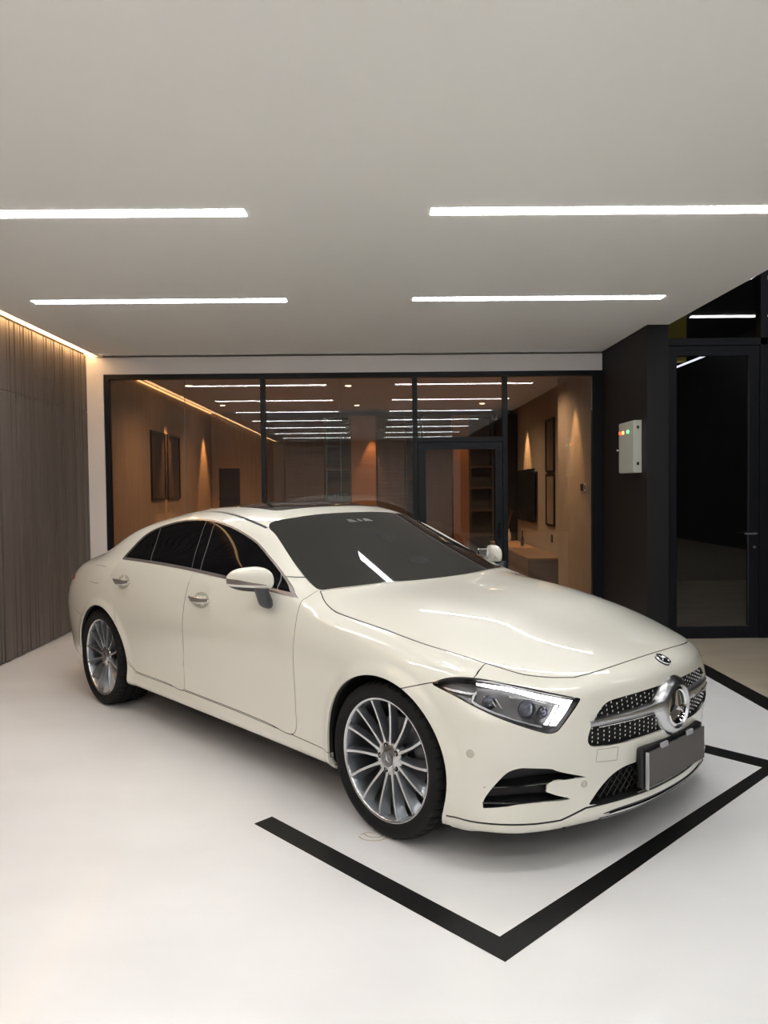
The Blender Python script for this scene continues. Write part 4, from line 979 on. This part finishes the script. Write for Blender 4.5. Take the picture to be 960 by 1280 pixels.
# ------------------------------------------------------------------ the room behind the glass
WOOD = mat('warm_wood_panel', (.30, .19, .115), .5, noise=(3, (.36, .235, .145), 5, (8, 8, .5)))
DWOOD = mat('dark_wood_panel', (.075, .048, .038), .5, noise=(3, (.095, .06, .048), 5, (8, 8, .5)))
GREYW = mat('grey_shelf_board', (.09, .08, .075), .6)
PLAST = mat('warm_plaster', (.31, .25, .19), .75, noise=(5, (.34, .275, .21), 4, S3))
CEIN = mat('inner_ceiling', (.62, .52, .46), .8)
st(MB().box((XL-.1, YB+.12, -.12), (3.0, YI+.1, 0)).build('floor_inner', mat('inner_floor_brown', (.10,.065,.045), .3)))
st(MB().box((XL-.1, YB+.12, H), (3.0, YI+.1, H+.1)).build('ceiling_inner', CEIN))
st(MB().box((XL-.1, YB+.10, 0), (XL, YI, H)).build('wall_inner_left', WOOD))
st(MB().box((XR, YB+.12, 0), (XR+.4, 11.06, H)).build('wall_inner_right', PLAST))
st(MB().box((2.85, 11.06, 0), (3.0, YI, H)).build('wall_inner_far_right', PLAST))
st(MB().box((XL-.1, YI, 0), (3.0, YI+.1, H)).build('wall_inner_back', DWOOD))
ob = quickbox('led_strip', (XL+.006, YB+.16, H-.022), (XL+.020, YI-.1, H-.008), mat('inner_led', (1,.7,.4), .5, emit=(1,.52,.20), estr=1.6)); tag(ob, 'thin amber LED line along the ceiling of the wood-panelled room', 'light')
def downlight(x, y, lab):
    o = MB().lathe([(.045, 0), (.050, -.006), (.058, -.006), (.060, 0)], 24, axis='Z', centre=(0,0,0)).build('downlight', WALLW, smooth=40, loc=(x, y, H-.001)); tag(o, lab, 'light', 'downlights in the inner ceiling')
    MB().lathe([(0, -.002), (.044, -.002), (.044, 0)], 20, axis='Z').build('bulb', mat('downlight_glow', (1,.85,.6), .4, emit=(1,.72,.42), estr=60), o)
for x, y, l in ((-2.74, 11.5, 'round downlight near the pictures on the wood wall'), (-.37, 11.65, 'round downlight in the middle of the inner ceiling'), (-2.76, 14.2, 'round downlight deep in the room beside the wood wall'), (2.03, 11.5, 'round downlight in front of the television wall'), (2.03, 14.3, 'round downlight deep in the room over the sideboard'), (-.3, 14.4, 'round downlight before the tall cabinets')):
    downlight(x, y, l)
def spot(loc, tgt, e, ang=50, blend=.6, col=(1, .56, .24), r=.03):
    L = bpy.data.lights.new('spot', 'SPOT'); L.energy = e; L.spot_size = math.radians(ang); L.spot_blend = blend; L.color = col; L.shadow_soft_size = r
    o = bpy.data.objects.new('spot_lamp', L); COL.objects.link(o); o.location = loc
    o.rotation_euler = (Vector(tgt)-Vector(loc)).to_track_quat('-Z', 'Y').to_euler(); return o
spot((-3.03, 12.2, 3.0), (-3.20, 12.2, .6), 240, 46); spot((-3.03, 14.9, 3.0), (-3.20, 14.9, .6), 240, 46)
spot((2.42, 10.1, 3.0), (2.60, 10.1, .6), 110, 46); spot((2.60, 14.2, 3.0), (2.78, 14.2, .6), 240, 46); 
spot((.0, 15.1, 2.7), (-.18, 15.35, .6), 55, 40); spot((1.75, 15.1, 2.7), (1.72, 15.35, .6), 14, 50)
def area(loc, size, e, col):
    L = bpy.data.lights.new('area', 'AREA'); L.energy = e; L.size = size; L.color = col; o = bpy.data.objects.new('room_lamp', L); COL.objects.link(o); o.location = loc; return o


for x, y in ((-2.2, 10.6), (-.37, 11.65), (2.0, 10.8), (-2.0, 13.4), (-.3, 13.6), (1.6, 13.3)): spot((x, y, H-.03), (x, y, 0), 95, 150, 1, (1, .68, .42), .05)
# pictures
def picture(y0_, y1_, z0, z1, x, label, group=None, side_=1, c=((.016,.009,.005), (.075,.038,.016)), name='picture'):
    o = empty(name, (x, (y0_+y1_)/2, z0)); tag(o, label, 'picture', group); h = (y1_-y0_)/2; hh = z1-z0; t = .03*side_
    mb = MB(); lo, hi = (0, t) if t > 0 else (t, 0)
    for a, b, c_, d in ((-h, -h+.03, 0, hh), (h-.03, h, 0, hh), (-h+.03, h-.03, 0, .03), (-h+.03, h-.03, hh-.03, hh)): mb.box((lo, a, c_), (hi, b, d))
    mb.build('frame', mat('picture_frame_black', (.012,.008,.006), .35), o)
    MB().box((min(0, t*.5), -h+.03, .03), (max(0, t*.5), h-.03, hh-.03)).build('canvas', mat('canvas_brown', c[0], .5, noise=(4, c[1], 5, (1, 1.5, .6))), o); return o
picture(11.34, 12.10, 1.375, 2.41, XL, 'tall dark brown picture nearer the glass on the wood wall'); picture(12.22, 12.98, 1.375, 2.41, XL, 'tall dark brown picture farther from the glass on the wood wall')
picture(12.03, 12.60, 1.74, 2.60, 2.85, 'upper of two black-framed pictures beside the television', side_=-1, c=((.10,.07,.05), (.16,.12,.09))); picture(12.03, 12.60, .88, 1.72, 2.85, 'lower of two black-framed pictures beside the television', side_=-1, c=((.20,.15,.11), (.28,.22,.17)))
tv = empty('television', (2.80, 14.1, .88)); tag(tv, 'black television hung on the plaster wall over the sideboard', 'television')
MB().box((-.03, -.78, 0), (0, .78, .95)).build('screen_panel', BLACKP, tv, bevel=.004); MB().box((-.033, -.765, .02), (-.030, .765, .935)).build('screen', GLOSSB, tv); MB().box((0, -.2, .3), (.046, .2, .6)).build('wall_bracket', BLACKP, tv)
sbd = empty('sideboard', (2.56, 13.25, 0)); tag(sbd, 'long low wooden sideboard under the television', 'sideboard')
MB().box((-.27, -1.9, .06), (.27, 1.9, .42)).build('cabinet_body', mat('sideboard_grey_brown', (.14,.10,.075), .4), sbd, bevel=.003); MB().box((-.275, -1.91, .42), (.275, 1.91, .45)).build('top_board', mat('sideboard_top', (.26,.16,.09), .35), sbd, bevel=.003); MB().box((-.24, -1.85, 0), (.24, 1.85, .06)).build('plinth', DWOOD, sbd)
for i in range(4): MB().box((-.276, -1.88+i*.945, .08), (-.27, -.96+i*.945, .41)).build('cabinet_door', mat('sideboard_front', (.16,.115,.09), .4), sbd)
vz = MB().lathe([(0, 0), (.05, 0), (.065, .06), (.055, .15), (.03, .2), (.035, .24)], 24, axis='Z').build('vase', mat('pale_vase', (.5,.42,.34), .4), smooth=50, loc=(2.62, 15.0, .45)); tag(vz, 'pale rounded vase at the far end of the sideboard', 'vase')
mb = MB()
for i in range(7):
    a = i*.9; mb.tube([(0, 0, .2), (.03*math.cos(a), .03*math.sin(a), .38), (.10*math.cos(a), .10*math.sin(a), .60+.05*(i % 3))], .004, n=5)
o = mb.build('dry_branches', mat('branch_brown', (.14,.07,.035), .7), vz)
bt = MB().lathe([(0, 0), (.03, 0), (.032, .12), (.012, .18), (.012, .26), (.014, .27), (0, .27)], 20, axis='Z').build('bottle', mat('dark_bottle', (.03,.02,.016), .15), smooth=50, loc=(2.66, 13.75, .45)); tag(bt, 'dark slim bottle on the sideboard below the television', 'bottle')
ot = quickbox('wall_outlet', (2.84, 12.2, .62), (2.85, 12.32, .74), BLACKP); tag(ot, 'black wall socket low on the plaster below the pictures', 'socket')
sw = MB().box((-.012, -.11, -.045), (0, .0, .045)).build('switch_panel', mat('switch_white', (.6,.58,.55), .4), loc=(XR, 9.66, 1.50), bevel=.001); tag(sw, 'light switch plate, half white and half black, on the plaster beside the glass', 'switch')
MB().box((-.013, .0, -.045), (-.001, .16, .045)).build('black_plate', GLOSSB, sw, bevel=.001)
for y in (-.075, -.035): MB().box((-.014, y-.012, -.03), (-.012, y+.012, .03)).build('switch_rocker', BLACKP, sw)
# tall cabinets against the back
def tall(x0, x1, m, label, cat_, name, dep=.35, shelves=(), doors_=0, z1=2.95, niche=None):
    o = empty(name, ((x0+x1)/2, YI-.012, 0)); tag(o, label, cat_); h = (x1-x0)/2
    if shelves:
        mb = MB(); mb.box((-h, -dep, 0), (-h+.03, 0, z1)); mb.box((h-.03, -dep, 0), (h, 0, z1)); mb.box((-h+.03, -.03, 0), (h-.03, 0, z1)); mb.box((-h+.03, -dep, z1-.03), (h-.03, -.03, z1)); mb.build('carcass', m, o)
        for z in shelves: MB().box((-h+.03, -dep, z-.02), (h-.03, -.03, z+.02)).build('shelf', DWOOD, o)
    elif niche:
        nx0, nx1, nz0, nz1 = niche; mb = MB(); mb.box((-h, -dep, 0), (nx0, 0, z1)); mb.box((nx1, -dep, 0), (h, 0, z1)); mb.box((nx0, -dep, 0), (nx1, 0, nz0)); mb.box((nx0, -dep, nz1), (nx1, 0, z1)); mb.box((nx0, -.03, nz0), (nx1, 0, nz1), 1); mb.box((nx0, -dep+.02, nz0+.32), (nx1, -.03, nz0+.35), 1); mb.build('carcass', [m, mat('niche_dark', (.02,.013,.010), .6)], o)
    else:
        MB().box((-h, -dep, 0), (h, 0, z1)).build('carcass', m, o)
        for i in range(doors_):
            a = -h+.01+i*(2*h-.01)/doors_; MB().box((a, -dep-.02, .08), (a+(2*h-.01)/doors_-.01, -dep, z1-.02)).build('cabinet_door', m, o, bevel=.002)
    return o
tall(-3.27, -2.2, WOOD, 'warm wood wall unit with a dark square niche', 'wall unit', 'wall_unit', .12, niche=(-.40, .03, 1.0, 1.95), z1=3.05)
tall(-2.16, -.98, DWOOD, 'dark wood wardrobe left of the lit wood column', 'wardrobe', 'wardrobe', .35, doors_=3)
tall(-.96, -.46, GREYW, 'narrow grey bookshelf beside the lit wood column', 'bookshelf', 'bookshelf', .35, shelves=(.5,1.0,1.48,1.9,2.4))
tall(-.44, .05, mat('amber_wood', (.24,.115,.05), .5), 'tall amber wood column lit from above', 'column cladding', 'wood_column', .45)
tall(.07, .62, DWOOD, 'dark wood wardrobe between the lit column and the door', 'wardrobe', 'wardrobe', .38, doors_=2)
tall(.64, .98, GREYW, 'grey bookshelf just inside the glass door hinge side', 'bookshelf', 'bookshelf', .35, shelves=(.6,1.2,1.7,2.2))
tall(1.0, 1.56, DWOOD, 'dark wood wardrobe seen through the glass door', 'wardrobe', 'wardrobe', .42, doors_=2)
tall(1.58, 1.90, mat('brown_wood', (.22,.10,.05), .5), 'brown wood column seen through the glass door', 'column cladding', 'wood_column', .40)
tall(1.92, 2.40, GREYW, 'grey bookshelf seen through the glass door', 'bookshelf', 'bookshelf', .35, shelves=(.55,1.05,1.5,1.92,2.4))
tall(2.42, 2.84, DARKR, 'black cabinet in the far corner near the television', 'cabinet', 'corner_cabinet', .5, doors_=1)

# ------------------------------------------------------------------ light of the place, camera
W = bpy.data.worlds.new('night'); bpy.context.scene.world = W; W.use_nodes = True
W.node_tree.nodes['Background'].inputs['Color'].default_value = (.30, .34, .42, 1); W.node_tree.nodes['Background'].inputs['Strength'].default_value = .02
f_px, yaw, pitch, roll, hc = 959.26, .012839, .0316677, -.01108315, 1.5232
F3 = np.array([math.sin(yaw)*math.cos(pitch), math.cos(yaw)*math.cos(pitch), -math.sin(pitch)]); r3 = np.array([math.cos(yaw), -math.sin(yaw), 0.]); u3 = np.cross(r3, F3)
rr = math.cos(roll)*r3+math.sin(roll)*u3; uu = math.cos(roll)*u3-math.sin(roll)*r3
cd = bpy.data.cameras.new('camera'); co = bpy.data.objects.new('camera', cd); COL.objects.link(co)
co.matrix_world = Matrix(((rr[0], uu[0], -F3[0], 0), (rr[1], uu[1], -F3[1], 0), (rr[2], uu[2], -F3[2], hc), (0, 0, 0, 1)))
cd.sensor_fit = 'VERTICAL'; cd.sensor_height = 36; cd.lens = f_px*36/1280; cd.clip_start = .05
sc = bpy.context.scene; sc.camera = co
sc.view_settings.view_transform = 'Standard'; sc.view_settings.look = 'None'; sc.view_settings.gamma = 1; sc.view_settings.use_curve_mapping = False
sc.view_settings.exposure = 0.13
